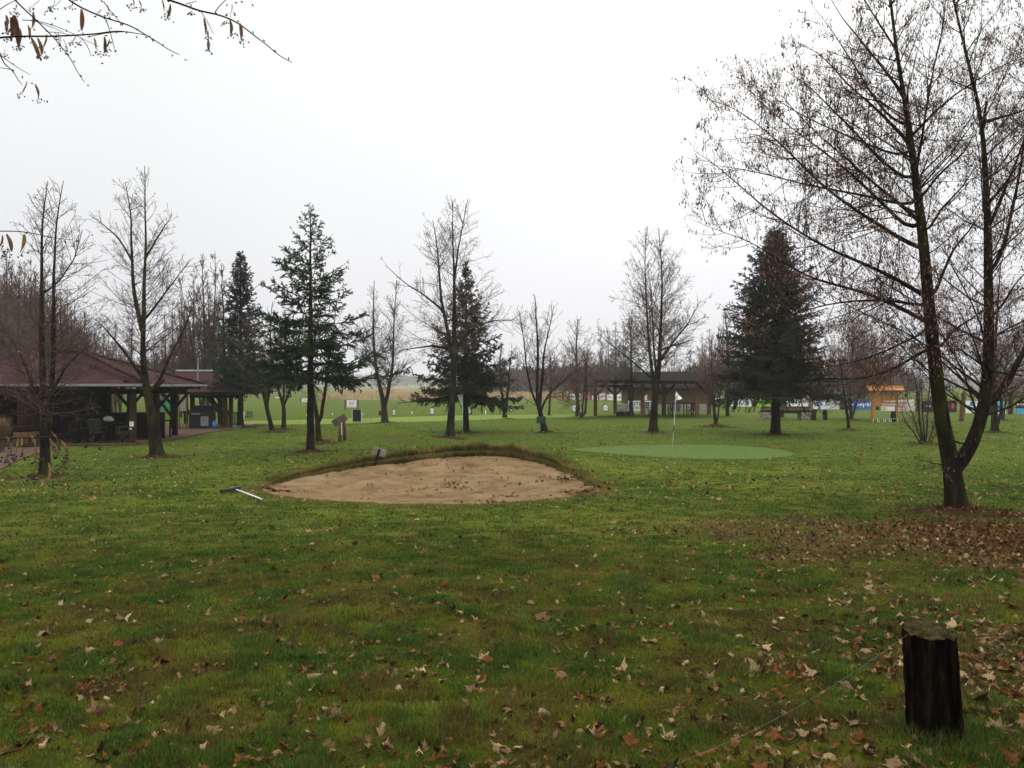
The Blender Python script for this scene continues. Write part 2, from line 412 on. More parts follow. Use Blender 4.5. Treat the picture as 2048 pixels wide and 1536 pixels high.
TEE = [hit_plane(*p) for p in [(470,843),(560,841),(700,837),(900,832),(1120,829),(1240,828),(1250,831),(1130,835),(900,842),(700,848),(560,850),(490,851)]]
def build_sand():
    x0, y0 = BO[:, :2].min(0) - .25; x1, y1 = BO[:, :2].max(0) + .25
    xs = np.arange(x0, x1, .055); ys = np.arange(y0, y1, .055)
    X, Y = np.meshgrid(xs, ys)
    ins, dm, zo = bunker(X, Y)
    nz = (fbm(X, Y, 3.1, 1, 3) - .5) * .05
    Z = base_h(X, Y) + nz * np.clip(Y / 6, .3, 1) + sand_off(X, Y, dm, zo) + np.where(ins, 0, -.02)
    # rake furrows and footprints
    Z += .045 * (vnoise((X * .8 - Y * .6), (X * .6 + Y * .8) * 4.5, 1.3, 5) - .5) * sstep(.15, .7, dm)
    Z += .012 * np.sin((X * .5 + Y * .86) * 26 + 3 * vnoise(X, Y, 1.1, 2)) * sstep(.35, .6, vnoise(X, Y, 1.4, 5))
    fp = vnoise(X, Y, .24, 6); Z -= .07 * sstep(.66, .9, fp); Z += .05 * (fbm(X, Y, .5, 2, 3) - .5) * sstep(.1, .6, dm); Z += 0 * sstep(.74, .92, fp) * sstep(.25, .8, dm)
    keep = ins | (dm < .22)
    n, m = X.shape; i = np.arange(n * m).reshape(n, m)
    k = keep[:-1, :-1] & keep[1:, 1:] & keep[:-1, 1:] & keep[1:, :-1]
    Fq = np.stack([i[:-1, :-1], i[:-1, 1:], i[1:, 1:], i[1:, :-1]], -1)[k]
    V = np.stack([X, Y, Z], -1).reshape(-1, 3)
    used, inv = np.unique(Fq, return_inverse=True)
    o = mk_obj('sand_bunker', np_mesh('sand_bunker', V[used], [inv.reshape(-1, 4)], True), None, M['sand'])
    tag(o, 'shallow sand bunker cut into the lawn', kind='structure')
def sand_z(x, y):
    x = np.asarray(x, float); y = np.asarray(y, float)
    ins, dm, zo = bunker(x, y)
    return np.where(ins, base_h(x, y) + (fbm(x, y, 3.1, 1, 3) - .5) * .05 * np.clip(y / 6, .3, 1) + sand_off(x, y, dm, zo), H(x, y))
# ---------------------------------------------------------------- grass blades
def blades(n, y0, y1, h, wmin, rng, power=1.0):
    t = rng.random(n); y = y0 * (y1 / y0) ** t if power == 1 else (y0 ** (1 - power) + t * (y1 ** (1 - power) - y0 ** (1 - power))) ** (1 / (1 - power))
    x = (rng.random(n) * 2 - 1) * (.68 * y + .25)
    return x, y
def build_grass():
    rng = np.random.default_rng(21)
    n = 1900000
    x, y = blades(n, 2.3, 62, 0, 0, rng); k = rng.random(n) < .42; y[k] = 2.3 * (9 / 2.3) ** rng.random(k.sum()); x[k] = (rng.random(k.sum()) * 2 - 1) * (.68 * y[k] + .25)
    ins, dm, zo = bunker(x, y)
    bm = brown_mask(x, y); rm = ring_mask(x, y)
    jx = rng.normal(0, .12, n); jy = rng.normal(0, .3, n)
    pg = poly_in(x + jx, y + jy, np.array(PG)) | poly_in(x, y, np.array(TEE))
    tuft = fbm(x, y, .22, 3, 2)
    keep = (~ins) & (~pg) & (rng.random(n) < 1.1 - sstep(26, 60, y)) & (rng.random(n) > bm * .55 + rm * .85) & (x > -15.6 + .0 * y)
    x, y, bm, tuft = x[keep], y[keep], bm[keep], tuft[keep]
    n = len(x)
    wd = np.maximum(.0030, .00085 * y) * rng.uniform(.7, 1.5, n)
    hh = (.010 + .032 * np.clip((tuft - .35) * 2.2, 0, 1)) * rng.uniform(.6, 1.3, n) * (1 - .35 * bm) * np.clip(1.15 - y / 60, .6, 1.1)
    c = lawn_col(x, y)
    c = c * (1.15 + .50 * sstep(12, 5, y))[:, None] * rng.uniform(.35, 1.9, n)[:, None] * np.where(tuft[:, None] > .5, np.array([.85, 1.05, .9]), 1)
    f1 = fbm(x, y, .16, 1, 2); f2 = fbm(x + 9, y, .42, 4, 2); nr = sstep(15, 5, y)
    k = (f1 > .58) & (rng.random(n) < .75 * nr); c[k] = np.array([.175, .205, .014]) * rng.uniform(.5, 1.35, k.sum())[:, None]      # moss
    k = (f2 > .56) & (rng.random(n) < .42 * nr); c[k] = np.array([.15, .095, .032]) * rng.uniform(.4, 1.7, k.sum())[:, None]
    k = (f2 < .40) & (rng.random(n) < .6 * nr); c[k] = np.array([.042, .105, .012]) * rng.uniform(.6, 1.6, k.sum())[:, None]
    dry = rng.random(n) < .14 + .34 * bm
    c[dry] = np.array([.15, .115, .04]) * rng.uniform(.5, 1.2, dry.sum())[:, None]
    # long straw grass round the bunker lip
    m = 42000
    k = rng.integers(0, len(BO), m); k2 = (k + 1) % len(BO); t = rng.random(m)
    bx = BO[k, 0] * (1 - t) + BO[k2, 0] * t; by = BO[k, 1] * (1 - t) + BO[k2, 1] * t; bz = np.maximum(BO[k, 2] * (1 - t) + BO[k2, 2] * t, 0)
    cen = BO[:, :2].mean(0); ox = bx - cen[0]; oy = by - cen[1]; r = np.hypot(ox, oy)
    d = rng.exponential(.13, m) - .05
    bx = bx + ox / r * d; by = by + oy / r * d
    lw = .006 + .010 * rng.random(m)
    lh = (.03 + .15 * (bz / .46)) * (.45 + 1.1 * vnoise(bx, by, .5, 6)) * rng.uniform(.5, 1.2, m)
    lc = mixc((.34, .26, .08), (.09, .11, .02), np.clip(rng.random(m) * .8 + .9 * (vnoise(bx, by, .7, 3) - .3), 0, 1)) * rng.uniform(.6, 1.25, m)[:, None]
    # longer grass growing up round the rotten post
    q_ = ground_at(1866, 1476); mm = 900; aa = rng.random(mm) * 6.28; ra = .105 + rng.exponential(.03, mm)
    x = np.r_[x, q_[0] + .01 + np.cos(aa) * ra * 1.05]; y = np.r_[y, q_[1] + .02 + np.sin(aa) * ra]; wd = np.r_[wd, np.full(mm, .0028)]; hh = np.r_[hh, rng.uniform(.03, .11, mm)]; c = np.vstack([c, mixc((.05, .10, .012), (.16, .13, .05), rng.random(mm) ** 2)])
    X = np.r_[x, bx]; Y = np.r_[y, by]; Wd = np.r_[wd, lw]; Hh = np.r_[hh, lh]; Cc = np.vstack([c, lc])
    Z = H(X, Y); N_ = len(X)
    an = rng.random(N_) * 2 * np.pi; le = rng.uniform(.1, .9, N_) * Hh; la = rng.random(N_) * 2 * np.pi
    lx = np.cos(la) * le; ly = np.sin(la) * le
    q = slice(len(x), None); s_ = (Hh[q] * .75)
    lx[q] = -ox / r * s_ * rng.uniform(.1, 1.1, m); ly[q] = -oy / r * s_ * rng.uniform(.1, 1.1, m)
    A = np.stack([X + np.cos(an) * Wd, Y + np.sin(an) * Wd, Z - .01], -1)
    B = np.stack([X - np.cos(an) * Wd, Y - np.sin(an) * Wd, Z - .01], -1)
    T = np.stack([X + lx, Y + ly, Z + Hh], -1)
    V = np.stack([A, B, T], 1).reshape(-1, 3)
    Cv = np.repeat(Cc, 3, 0)
    me = np_mesh('grass', V, [np.arange(3 * N_).reshape(-1, 3)], False, Cv)
    o = mk_obj('grass', me, None, M['blade'])
    tag(o, 'short damp winter grass with straw coloured blades', 'grass', kind='stuff')
# ---------------------------------------------------------------- tree growing
def nrm(v): return v / np.maximum(np.linalg.norm(v, axis=-1, keepdims=True), 1e-9)
def tubes(P, Rr, S=3, rng=R0):
    n, K, _ = P.shape
    T = np.empty_like(P); T[:, 1:-1] = P[:, 2:] - P[:, :-2]; T[:, 0] = P[:, 1] - P[:, 0]; T[:, -1] = P[:, -1] - P[:, -2]
    T = nrm(T)
    chord = nrm(P[:, -1] - P[:, 0]); ref = np.where(np.abs(chord[:, 2:3]) < .8, np.array([[0, 0, 1.]]), np.array([[1., .2, 0]]))
    a = nrm(np.cross(T, np.repeat(ref[:, None], K, 1))); b = np.cross(T, a)
    an = np.arange(S) * 2 * np.pi / S
    V = P[:, :, None] + (a[:, :, None] * np.cos(an)[None, None, :, None] + b[:, :, None] * np.sin(an)[None, None, :, None]) * Rr[:, :, None, None]
    i = np.arange(n * K * S).reshape(n, K, S); j = np.roll(i, -1, 2)
    Fq = np.stack([i[:, :-1], j[:, :-1], j[:, 1:], i[:, 1:]], -1).reshape(-1, 4)
    return V.reshape(-1, 3), Fq
class Acc:
    def __init__(s): s.V = []; s.F = {3: [], 4: []}; s.C = []; s.n = 0
    def add(s, V, Fc, C=None):
        s.V.append(V); s.F[Fc.shape[1]].append(Fc + s.n); s.n += len(V)
        if C is not None: s.C.append(C)
    def mesh(s, name, smooth=True, origin=None):
        Fs = [np.vstack(s.F[k]) for k in (3, 4) if s.F[k]]
        return np_mesh(name, np.vstack(s.V), Fs, smooth, np.vstack(s.C) if s.C else None, origin)
def resample(P, n, rng=None, wob=0):
    P = np.asarray(P, float); d = np.r_[0, np.cumsum(np.linalg.norm(np.diff(P[:, :3], axis=0), axis=1))]
    t = np.linspace(0, d[-1], n)
    # smooth interpolation
    Q = np.stack([np.interp(t, d, P[:, k]) for k in range(P.shape[1])], -1)
    for _ in range(3):
        Q[1:-1] = .25 * Q[:-2] + .5 * Q[1:-1] + .25 * Q[2:]
    if wob and rng is not None:
        w_ = rng.normal(0, wob, (n, 3)); w_[0] = 0
        for _ in range(2): w_[1:-1] = .25 * w_[:-2] + .5 * w_[1:-1] + .25 * w_[2:]
        Q[:, :3] += w_
    return Q, d[-1]
def grow(P0, D0, Ln, K, up, wob, rng):
    P = [P0]; D = D0
    for k in range(K):
        D = nrm(D + np.array([0, 0, 1.]) * (np.asarray(up) / K).reshape(-1, 1) + rng.normal(0, wob, D.shape))
        P.append(P[-1] + D * (Ln / K)[:, None])
    return np.stack(P, 1)
def kids(P, Rr, Ln, per_m, t0, ang, rng, t1=.97, flat=0.0):
    """sample side shoots on branches P; returns pos, dir, t, parent length, parent radius"""
    cnt = rng.poisson(np.maximum(per_m * Ln, .01)); par = np.repeat(np.arange(len(P)), cnt)
    m = len(par); K = P.shape[1] - 1
    t = t0 + (t1 - t0) * rng.random(m)
    f = t * K; i = np.minimum(f.astype(int), K - 1); fr = (f - i)[:, None]
    A = P[par, i]; B = P[par, i + 1]
    pos = A * (1 - fr) + B * fr; T = nrm(B - A)
    q = rng.normal(0, 1, (m, 3)); q[:, 2] *= (1 - flat); q = nrm(q - (q * T).sum(1, keepdims=True) * T)
    a = np.radians(ang[0] + (ang[1] - ang[0]) * t + rng.normal(0, 8, m))[:, None]
    D = nrm(T * np.cos(a) + q * np.sin(a))
    rad = Rr[par, i]
    return pos, D, t, Ln[par], rad
def taper(r0, r1, K): s = np.linspace(0, 1, K + 1)[None] ** .8; return r0[:, None] * (1 - s) + r1[:, None] * s
def leaf_cards(P, D, ln, wd, rng, cols):
    """small folded diamond leaves; P base, D direction"""
    n = len(P); q = nrm(np.cross(D, rng.normal(0, 1, (n, 3)))); nn = np.cross(D, q)
    mid = P + D * (ln * .55)[:, None] + nn * (ln * rng.normal(0, .12, n))[:, None]
    tip = P + D * ln[:, None] + nn * (ln * rng.normal(0, .18, n))[:, None]
    a = mid + q * wd[:, None] + nn * (wd * .5)[:, None]; b = mid - q * wd[:, None] + nn * (wd * .5)[:, None]
    V = np.stack([P, a, tip, b], 1).reshape(-1, 3); i = np.arange(n)[:, None] * 4
    Fc = np.vstack([i + [0, 1, 2], i + [0, 2, 3]])
    return V, Fc, np.repeat(cols, 4, 0)
LEAFC = np.array([[.30, .17, .10], [.20, .10, .06], [.36, .24, .15], [.24, .12, .09], [.13, .07, .045]])
def bare_tree(label, group, base, stems, l1=1.8, per=(5.5, 8, 9), tmin=.28, up=.35, minr=.004, seed=1, name='deciduous_tree', barkm='bark', twigm='twig',
              ang1=(74, 38), leaves=0, leafsize=(.05, .012), shape=.85, cat='bare tree', wob=.012, ring=.55, l2=.42, limbs=(), depth=.18, K1=7, bush=False, mound=.06):
    """stems / limbs: pixel polylines (px, py, width in px) seen at the tree's own distance; every stem also leans a little in depth"""
    rng = np.random.default_rng(seed)
    g = ground_at(*base); d = g[1]; mpp = d / F; minr = max(minr, .00016 * d); raw = []
    if ring: RINGS.append((g[0], g[1], ring * (1.35 if ring < .8 else 1))); MOUNDS.append((g[0], g[1], ring * .8, mound + .05))
    root = empty(name, (g[0], g[1], g[2]), label, cat, group)
    tr = Acc(); S0 = []; Htop = max(W(0, s[-1][1], d)[2] for s in stems) - g[2]
    for si, s in enumerate(list(stems) + list(limbs)):
        dz = rng.normal(0, depth) * (si > 0) + rng.normal(0, depth * .3); b0 = 0.
        if si:
            qs = np.vstack(raw); qx, qy = proj(qs[:, :3]); j = np.argmin((qx - s[0][0]) ** 2 + (qy - s[0][1]) ** 2)
            if (qx[j] - s[0][0]) ** 2 + (qy[j] - s[0][1]) ** 2 < 45 ** 2: b0 = qs[j, 1] - d; s = [(float(qx[j]), float(qy[j]), s[0][2])] + list(s)
        L0 = len(s); pts = []
        for k, (px, py, wpx) in enumerate(s):
            p = W(px, py, d); p[1] += b0 + dz * (k / (L0 - 1)) ** 1.3 * (Htop * .35 if si else Htop * .12)
            # keep the traced place in the picture while the stem leans in depth
            p[0] = (px - CX) / F * p[1]; p[2] = EYE - (py - CY) / F * p[1]
            pts.append([*p, wpx * mpp / 2 * (1 - .42 * (k / (L0 - 1)))])
        if si == 0:
            pts[0][2] = g[2] - .12; pts[0][0] = g[0]
            pts[0][3] *= 1.05
        n = 26 if si < len(stems) else 18
        Q, ln = resample(pts, n, rng, wob * ln_scale(pts)); raw.append(Q.copy())
        if si == 0:   # root flare
            hgt = (Q[:, 2] - g[2]); Q[:, 3] *= 1 + .45 * np.exp(-np.maximum(hgt, 0) / .16)
        V, Fc = tubes(Q[None, :, :3], np.maximum(Q[None, :, 3], minr * 1.3), 12 if wpx_max(s) > 14 else 8)
        if d < 16: 
            V = V + (vnoise(V[:, 0] * 3 + V[:, 2], V[:, 1] * 3 + V[:, 2] * .7, .12, 2) - .5)[:, None] * .02 * np.array([1, 1, 0])
        tr.add(V, Fc); S0.append((Q, ln, si < len(stems)))
    me = tr.mesh('trunk', True, g); mk_obj('trunk', me, root, M[barkm])
    cr = Acc(); lv = [[], []]
    p1, D1, L1_, r1 = [], [], [], []
    for Q, ln, isstem in S0:
        P = Q[None, :, :3]; Rr = Q[None, :, 3]
        main = Q[0, 2] < g[2] + .3
        pos, D, t, pl, pr = kids(P, Rr, np.array([ln]), per[0] * (1.35 if isstem else 1.6), (tmin if main else .12) if isstem else .12, ang1, rng)
        if isstem:
            hf = np.clip((pos[:, 2] - g[2]) / Htop, 0, 1)
            Lk = l1 * (np.maximum(1 - hf, .0) ** shape) * rng.uniform(.5, 1.15, len(pos)) * 1.4 + l1 * .13
        else:
            Lk = np.minimum(l1 * .6, pl * .45) * (1 - t * .55) * rng.uniform(.5, 1.15, len(pos))
        p1.append(pos); D1.append(D); L1_.append(Lk); r1.append(np.minimum(pr * .6, .0052 * Lk + .0035))
    pos = np.vstack(p1); D = np.vstack(D1); Lk = np.concatenate(L1_); rr = np.maximum(np.concatenate(r1), minr * 1.3)
    P = grow(pos, D, Lk, K1, up, .085, rng); Rr = taper(rr, np.full(len(rr), minr), K1)
    V, Fc = tubes(P, Rr, 4, rng); cr.add(V, Fc)
    PP, RR, LL = P, Rr, Lk
    for lev, (pm, sc_, K, uu) in enumerate(((per[1] * (1 if d < 16 else .72), l2, 5, up * .5), (per[2] * (1 if d < 16 else .7), .5, 3, up * .3))):
        if pm <= 0: break
        pos, D, t, pl, pr = kids(PP, RR, LL, pm, .12, (55, 38), rng, flat=.25)
        Lk = pl * sc_ * (1.05 - t * .75) * rng.uniform(.5, 1.15, len(pos)) + .05
        rr = np.maximum(np.minimum(pr * .6, .004 * Lk + .001), minr * (.9 if lev else 1))
        P = grow(pos, D, Lk, K, uu, .13, rng); Rr = taper(rr, np.full(len(rr), minr * .7), K)
        V, Fc = tubes(P, Rr, 3, rng); cr.add(V, Fc)
        if leaves:
            lv[0].append(P[:, 1:].reshape(-1, 3)); lv[1].append(np.repeat(1.0 + 0 * Lk, K))
        PP, RR, LL = P, Rr, Lk
    me = cr.mesh('crown', True, g); mk_obj('crown', me, root, M[twigm])
    if leaves:
        C = np.vstack(lv[0]); hf = (C[:, 2] - g[2]) / Htop
        k = rng.choice(len(C), min(leaves, len(C)), replace=False)
        C = C[k]; n = len(C)
        ln = leafsize[0] * rng.uniform(.5, 1.35, n); wd = leafsize[1] * rng.uniform(.5, 1.3, n)
        Dd = nrm(np.stack([rng.normal(0, .35, n), rng.normal(0, .35, n), np.full(n, -1.)], -1))
        st = np.stack([C, C + Dd * (ln * .35)[:, None]], 1)
        V, Fc, Cc = leaf_cards(st[:, 1], Dd, ln, wd, rng, LEAFC[rng.integers(0, 5, n)] * rng.uniform(.6, 1.15, n)[:, None])
        me = np_mesh('hanging_leaves', V, [Fc], False, Cc * 1.5, g)
        mk_obj('hanging_leaves', me, root, M['dryleaf'])
    return root
def ln_scale(p): return 1.0
def wpx_max(s): return max(q[2] for q in s)
# ---------------------------------------------------------------- conifers
def spruce(label, base, top, cb, half, seed=1, whorls=22, nb=6, dens=1.0, ang0=-8, angtip=55, tipup=.35, col=((.018, .040, .016), (.04, .075, .022)), trunkw=22, needle=(.035, .006),
           shape=.85, group=None, name='spruce_tree', lat=.36, gap=.075, bareTop=.0, droop=0.0, lean=0, twm='twig_dark', brown=0.0, nper=70):
    rng = np.random.default_rng(seed)
    g = ground_at(*base); d = g[1]; mpp = d / F
    RINGS.append((g[0], g[1], .8)); MOUNDS.append((g[0], g[1], .5, .11))
    root = empty(name, (g[0], g[1], g[2]), label, 'conifer', group)
    zt = W(0, top, d)[2]; zb = W(0, cb, d)[2]; R = half * mpp; Ht = zt - g[2]
    xs = (lambda z: (z - g[2]) / Ht * lean * mpp)
    n = 30; zz = np.linspace(g[2] - .12, zt, n)
    Q = np.stack([g[0] + np.array([xs(z) for z in zz]) + rng.normal(0, .008, n), np.full(n, d), zz], -1)
    fr = (zz - g[2]) / Ht; r = trunkw * mpp / 2 * (1 - fr * .93) * (1 + .4 * np.exp(-np.maximum(fr * Ht, 0) / .15))
    V, Fc = tubes(Q[None], np.maximum(r[None], .008), 10)
    mk_obj('trunk', np_mesh('trunk', V, [Fc], True, None, g), root, M['bark_dark'])
    tw = Acc()
    hs_ = []; z = zb
    W_n = whorls
    for k in range(W_n):
        f = (k / W_n); hs_.append(f)
    f = np.repeat(np.array(hs_), nb) + rng.normal(0, .3 / W_n, W_n * nb); f = np.clip(f, 0, .985); m = len(f)
    az = np.concatenate([rng.random() * 6.28 + np.arange(nb) * 6.283 / nb + rng.normal(0, .25, nb) for _ in range(W_n)])
    Lb = R * ((1 - f) ** shape) * rng.uniform(.72, 1.12, m) + .12
    el = np.radians(ang0 + (angtip - ang0) * f ** 1.4 + rng.normal(0, 4, m))
    zc = zb + f * (zt - zb)
    pos = np.stack([g[0] + np.array([xs(q) for q in zc]), np.full(m, d), zc], -1)
    D = np.stack([np.cos(az) * np.cos(el), np.sin(az) * np.cos(el), np.sin(el)], -1)
    K = 9; P = grow(pos, D, Lb, K, tipup - droop, .035, rng)
    s_ = np.linspace(0, 1, K + 1)[None]
    P[:, :, 2] -= (droop * .5) * Lb[:, None] * s_ ** 1.5 * (1 - f)[:, None] - tipup * .3 * Lb[:, None] * s_ ** 3
    Rr = taper(.008 * Lb + .004, np.full(m, .0035), K); V, Fc = tubes(P, Rr, 4); tw.add(V, Fc)
    # laterals, lying in the branch plane
    per = dens / gap
    pl_, Dl, t, pl, pr = kids(P, Rr, Lb, per, .10, (60, 42), rng, .99, flat=.80)
    Ll = (lat * pl * (1.08 - t) * rng.uniform(.5, 1.1, len(t))) + .06 + .05 * rng.random(len(t))
    sag = -.55 * droop - .10
    P2 = grow(pl_, Dl, Ll, 4, sag, .07, rng); R2 = taper(np.full(len(Ll), .0045), np.full(len(Ll), .003), 4)
    V, Fc = tubes(P2, R2, 3); tw.add(V, Fc)
    p3, D3, t3, l3, r3 = kids(P2, R2, Ll, per * .35, .15, (50, 40), rng, .95, flat=.5)
    L3 = l3 * .4 * (1.1 - t3) * rng.uniform(.5, 1.1, len(t3)) + .05
    P3 = grow(p3, D3, L3, 3, sag - .2 * droop * 2, .08, rng); V, Fc = tubes(P3, taper(np.full(len(L3), .004), np.full(len(L3), .003), 3), 3); tw.add(V, Fc)
    mk_obj('branches', tw.mesh('branches', True, g), root, M[twm])
    # needles
    allP = []; allD = []; cl = []
    for (PP, LL, w0) in ((P, Lb, .35), (P2, Ll, 1), (P3, L3, 1)):
        p, D_, t_, l_, r_ = kids(PP, np.zeros(PP.shape[:2]), LL, nper * w0 * dens, .12, (52, 40), rng, 1.0)
        allP.append(p); allD.append(D_)
    Pn = np.vstack(allP); Dn = np.vstack(allD); nn = len(Pn)
    if bareTop:   # thin the needles towards the leader
        fz = (Pn[:, 2] - zb) / (zt - zb); k = rng.random(nn) > bareTop * sstep(.25, .8, fz); Pn = Pn[k]; Dn = Dn[k]; nn = len(Pn)
    ln = needle[0] * rng.uniform(.7, 1.3, nn); wd = np.full(nn, needle[1])
    q = nrm(np.cross(Dn, rng.normal(0, 1, (nn, 3))))
    V = np.stack([Pn + q * wd[:, None], Pn - q * wd[:, None], Pn + Dn * ln[:, None]], 1).reshape(-1, 3)
    cmix = np.clip(rng.normal(.45, .28, nn) + .5 * (vnoise(Pn[:, 0] + Pn[:, 2], Pn[:, 1] + .7 * Pn[:, 2], .45, 1) - .5), 0, 1)
    C = mixc(np.array(col[0]), np.array(col[1]), cmix)
    if brown:
        k = vnoise(Pn[:, 0] * 1.3 + Pn[:, 2], Pn[:, 1] + Pn[:, 2], .4, 4) > 1 - brown; C[k] = C[k] * .3 + np.array([.085, .05, .03]) * .7
    mk_obj('needles', np_mesh('needles', V, [np.arange(3 * nn).reshape(-1, 3)], False, np.repeat(C, 3, 0), g), root, M['needle'])
    return root
# ---------------------------------------------------------------- the trees of the lawn
TG = 'bare deciduous trees on the lawn'
bare_tree('bare twin-stemmed tree before the dark veranda, at the far end of the paved path', TG, (90,955),
  [[(90,955,22),(90,900,19),(90,860,17),(84,700,14),(82,560,9),(85,430,5),(94,362,2)],
   [(93,905,14),(103,800,13),(107,700,11),(107,600,9),(110,480,6),(124,360,2)]], limbs=[
   [(82,830,8),(68,780,7),(45,715,5),(25,680,4),(-10,650,2)], [(108,780,7),(125,740,6),(160,705,4),(200,680,2)],
   [(84,590,6),(120,560,4),(150,520,3),(165,460,2)]], l1=1.9, per=(5.5,8,8), seed=11, ang1=(72,40), leaves=350, barkm='bark_moss', minr=.0045, tmin=.2)
bare_tree('tall bare tree with a trunk leaning left before the veranda corner', TG, (316,915),
  [[(316,915,26),(308,860,22),(298,800,19),(288,755,16),(286,700,13),(287,620,11),(290,540,8),(291,440,5),(290,332,2)],
   [(286,665,11),(275,620,10),(265,560,8),(263,480,6),(262,420,4),(250,365,2)]], limbs=[
   [(285,758,9),(262,720,7),(238,692,6),(215,660,4),(190,640,2)], [(300,790,9),(318,762,8),(345,705,6),(368,660,4),(388,600,2)],
   [(289,640,6),(320,600,5),(350,560,3),(380,520,2)], [(264,520,5),(240,480,4),(215,455,3),(180,430,2)], [(289,520,5),(318,470,4),(345,430,2)]],
  l1=1.9, per=(5.5,7,7), seed=12, ang1=(70,44), leaves=250, barkm='bark_moss', tmin=.25, minr=.0045)
bare_tree('crooked small tree leaning left between the veranda and the open spruce', TG, (546,865),
  [[(546,865,9),(540,840,9),(532,812,9),(528,790,7),(516,760,6),(505,700,4),(500,640,2)],
   [(533,812,7),(540,780,6),(543,720,5),(540,650,3),(545,605,2)], [(530,795,5),(545,765,4),(560,700,2),(566,640,1.5)]], l1=2.0, per=(5,7,6), seed=13, barkm='bark_moss', minr=.006, tmin=.45)
bare_tree('small forked tree, second trunk left of the open spruce', TG, (567,860),
  [[(567,860,9),(568,830,9),(567,808,9),(558,785,6),(548,740,4),(540,680,2)],
   [(568,812,6),(580,780,5),(592,730,4),(600,660,2)], [(567,805,5),(568,750,4),(572,690,3),(570,620,1.5)]], l1=1.9, per=(5,7,6), seed=14, barkm='bark', minr=.006, tmin=.4)
bare_tree('forked bare tree standing close behind the open spruce', TG, (638,886),
  [[(638,886,12),(636,850,11),(630,810,9),(624,760,8),(622,700,5),(618,600,2)],
   [(638,850,8),(648,800,8),(655,740,6),(665,680,4),(672,610,2)]], l1=1.6, per=(4,6,5), seed=15, barkm='bark', minr=.005, tmin=.4)
bare_tree('forked bare tree beside the dark green tee sign, by the light green strip', TG, (770,846),
  [[(770,846,13),(769,810,12),(760,775,9),(752,740,8),(746,680,6),(747,620,4),(748,560,2)],
   [(770,812,9),(777,780,8),(785,740,7),(787,680,5),(789,620,3),(794,560,2)]], l1=2.1, per=(6,8,6), seed=16, ang1=(61,32), minr=.006, tmin=.35)
bare_tree('tall bare tree in front of the middle spruce with crown far above it', TG, (900,876),
  [[(900,876,17),(902,830,15),(906,770,14),(908,700,12),(909,620,10),(909,550,7),(905,480,4),(906,400,1.5)],
   [(906,720,9),(893,650,8),(882,600,7),(878,540,5),(874,490,4),(866,440,2)],
   [(909,560,6),(916,500,4),(924,460,3),(936,398,1.5)]], limbs=[
   [(895,700,7),(870,690,6),(840,695,4),(800,700,2)], [(884,620,5),(850,590,4),(815,570,3),(770,530,1.5)], [(908,700,6),(940,660,5),(985,640,3),(1035,640,1.5)],
   [(900,790,5),(870,800,3.5),(830,803,2.5),(795,806,1.5)]],
  l1=2.9, per=(4.2,6,6), seed=17, ang1=(78,38), leaves=500, minr=.0045, tmin=.3, barkm='bark_moss')
bare_tree('slim double-stemmed tree behind the middle spruce, at the edge of the tee strip', TG, (1010,838),
  [[(1010,838,9),(1007,810,7),(1003,780,6),(1000,730,4),(1003,685,2)], [(1011,825,7),(1015,790,6),(1018,750,4),(1024,700,2)]], l1=1.6, per=(6,7,5), seed=18, minr=.007, tmin=.3)
bare_tree('many-limbed small tree leaning over the dark green lawn sign', TG, (1092,866),
  [[(1092,866,13),(1086,845,12),(1078,822,11),(1074,780,8),(1076,720,7),(1074,660,5),(1070,590,2)],
   [(1077,820,6),(1062,780,5),(1052,730,4),(1048,680,3),(1038,620,1.5)], [(1079,815,8),(1084,760,7),(1087,710,5),(1098,660,3),(1108,610,1.5)],
   [(1080,825,6),(1090,800,5),(1110,775,4),(1140,750,2)]], l1=1.7, per=(4.5,4,4), seed=19, minr=.005, tmin=.35, ang1=(56,30), barkm='bark_dark', twigm='twig_dark')
bare_tree('slender sapling on the lawn left of the far shrubs', TG, (1098,833),
  [[(1098,833,5),(1100,800,4.5),(1102,760,4),(1100,700,2)]], l1=2.0, per=(7,6,5), seed=20, minr=.008, tmin=.3, twigm='twig_red')
bare_tree('taller bare tree of the cluster by the white stakes left of the shelter', TG, (1154,834),
  [[(1154,834,7),(1155,790,7),(1154,740,6),(1153,690,4),(1155,638,2)], [(1155,800,4),(1147,770,4),(1140,730,2)]], l1=2.7, per=(6,6,5), seed=21, minr=.008, twigm='twig_red')
bare_tree('low reddish bush of many stems in front of the white stakes', TG, (1163,838),
  [[(1163,838,5),(1166,800,4),(1170,760,3),(1176,700,2)], [(1162,838,4),(1156,800,3),(1150,760,2)], [(1170,832,6),(1173,800,5),(1172,750,4),(1168,700,2)]], l1=2.0, per=(6,6,5), seed=22, minr=.008, twigm='twig_red')
bare_tree('tall full-crowned bare tree in front of the open timber shelter', TG, (1307,866),
  [[(1307,866,18),(1307,830,16),(1310,790,15),(1316,750,13),(1320,700,9),(1323,620,7),(1325,560,5),(1318,455,1.5)],
   [(1309,790,10),(1304,740,8),(1297,680,7),(1292,600,5),(1290,530,3),(1292,470,1.5)],
   [(1314,770,7),(1308,700,5),(1306,640,4),(1300,560,2)]], limbs=[
   [(1322,720,6),(1345,685,5),(1375,650,4),(1402,600,1.5)], [(1303,760,5),(1275,730,4),(1235,700,3),(1192,664,1.5)], [(1322,700,5),(1350,690,4),(1385,680,2)]],
  l1=2.7, per=(5.5,7,6), seed=23, ang1=(68,34), leaves=900, minr=.005, leafsize=(.08,.016), barkm='bark_moss', tmin=.32)
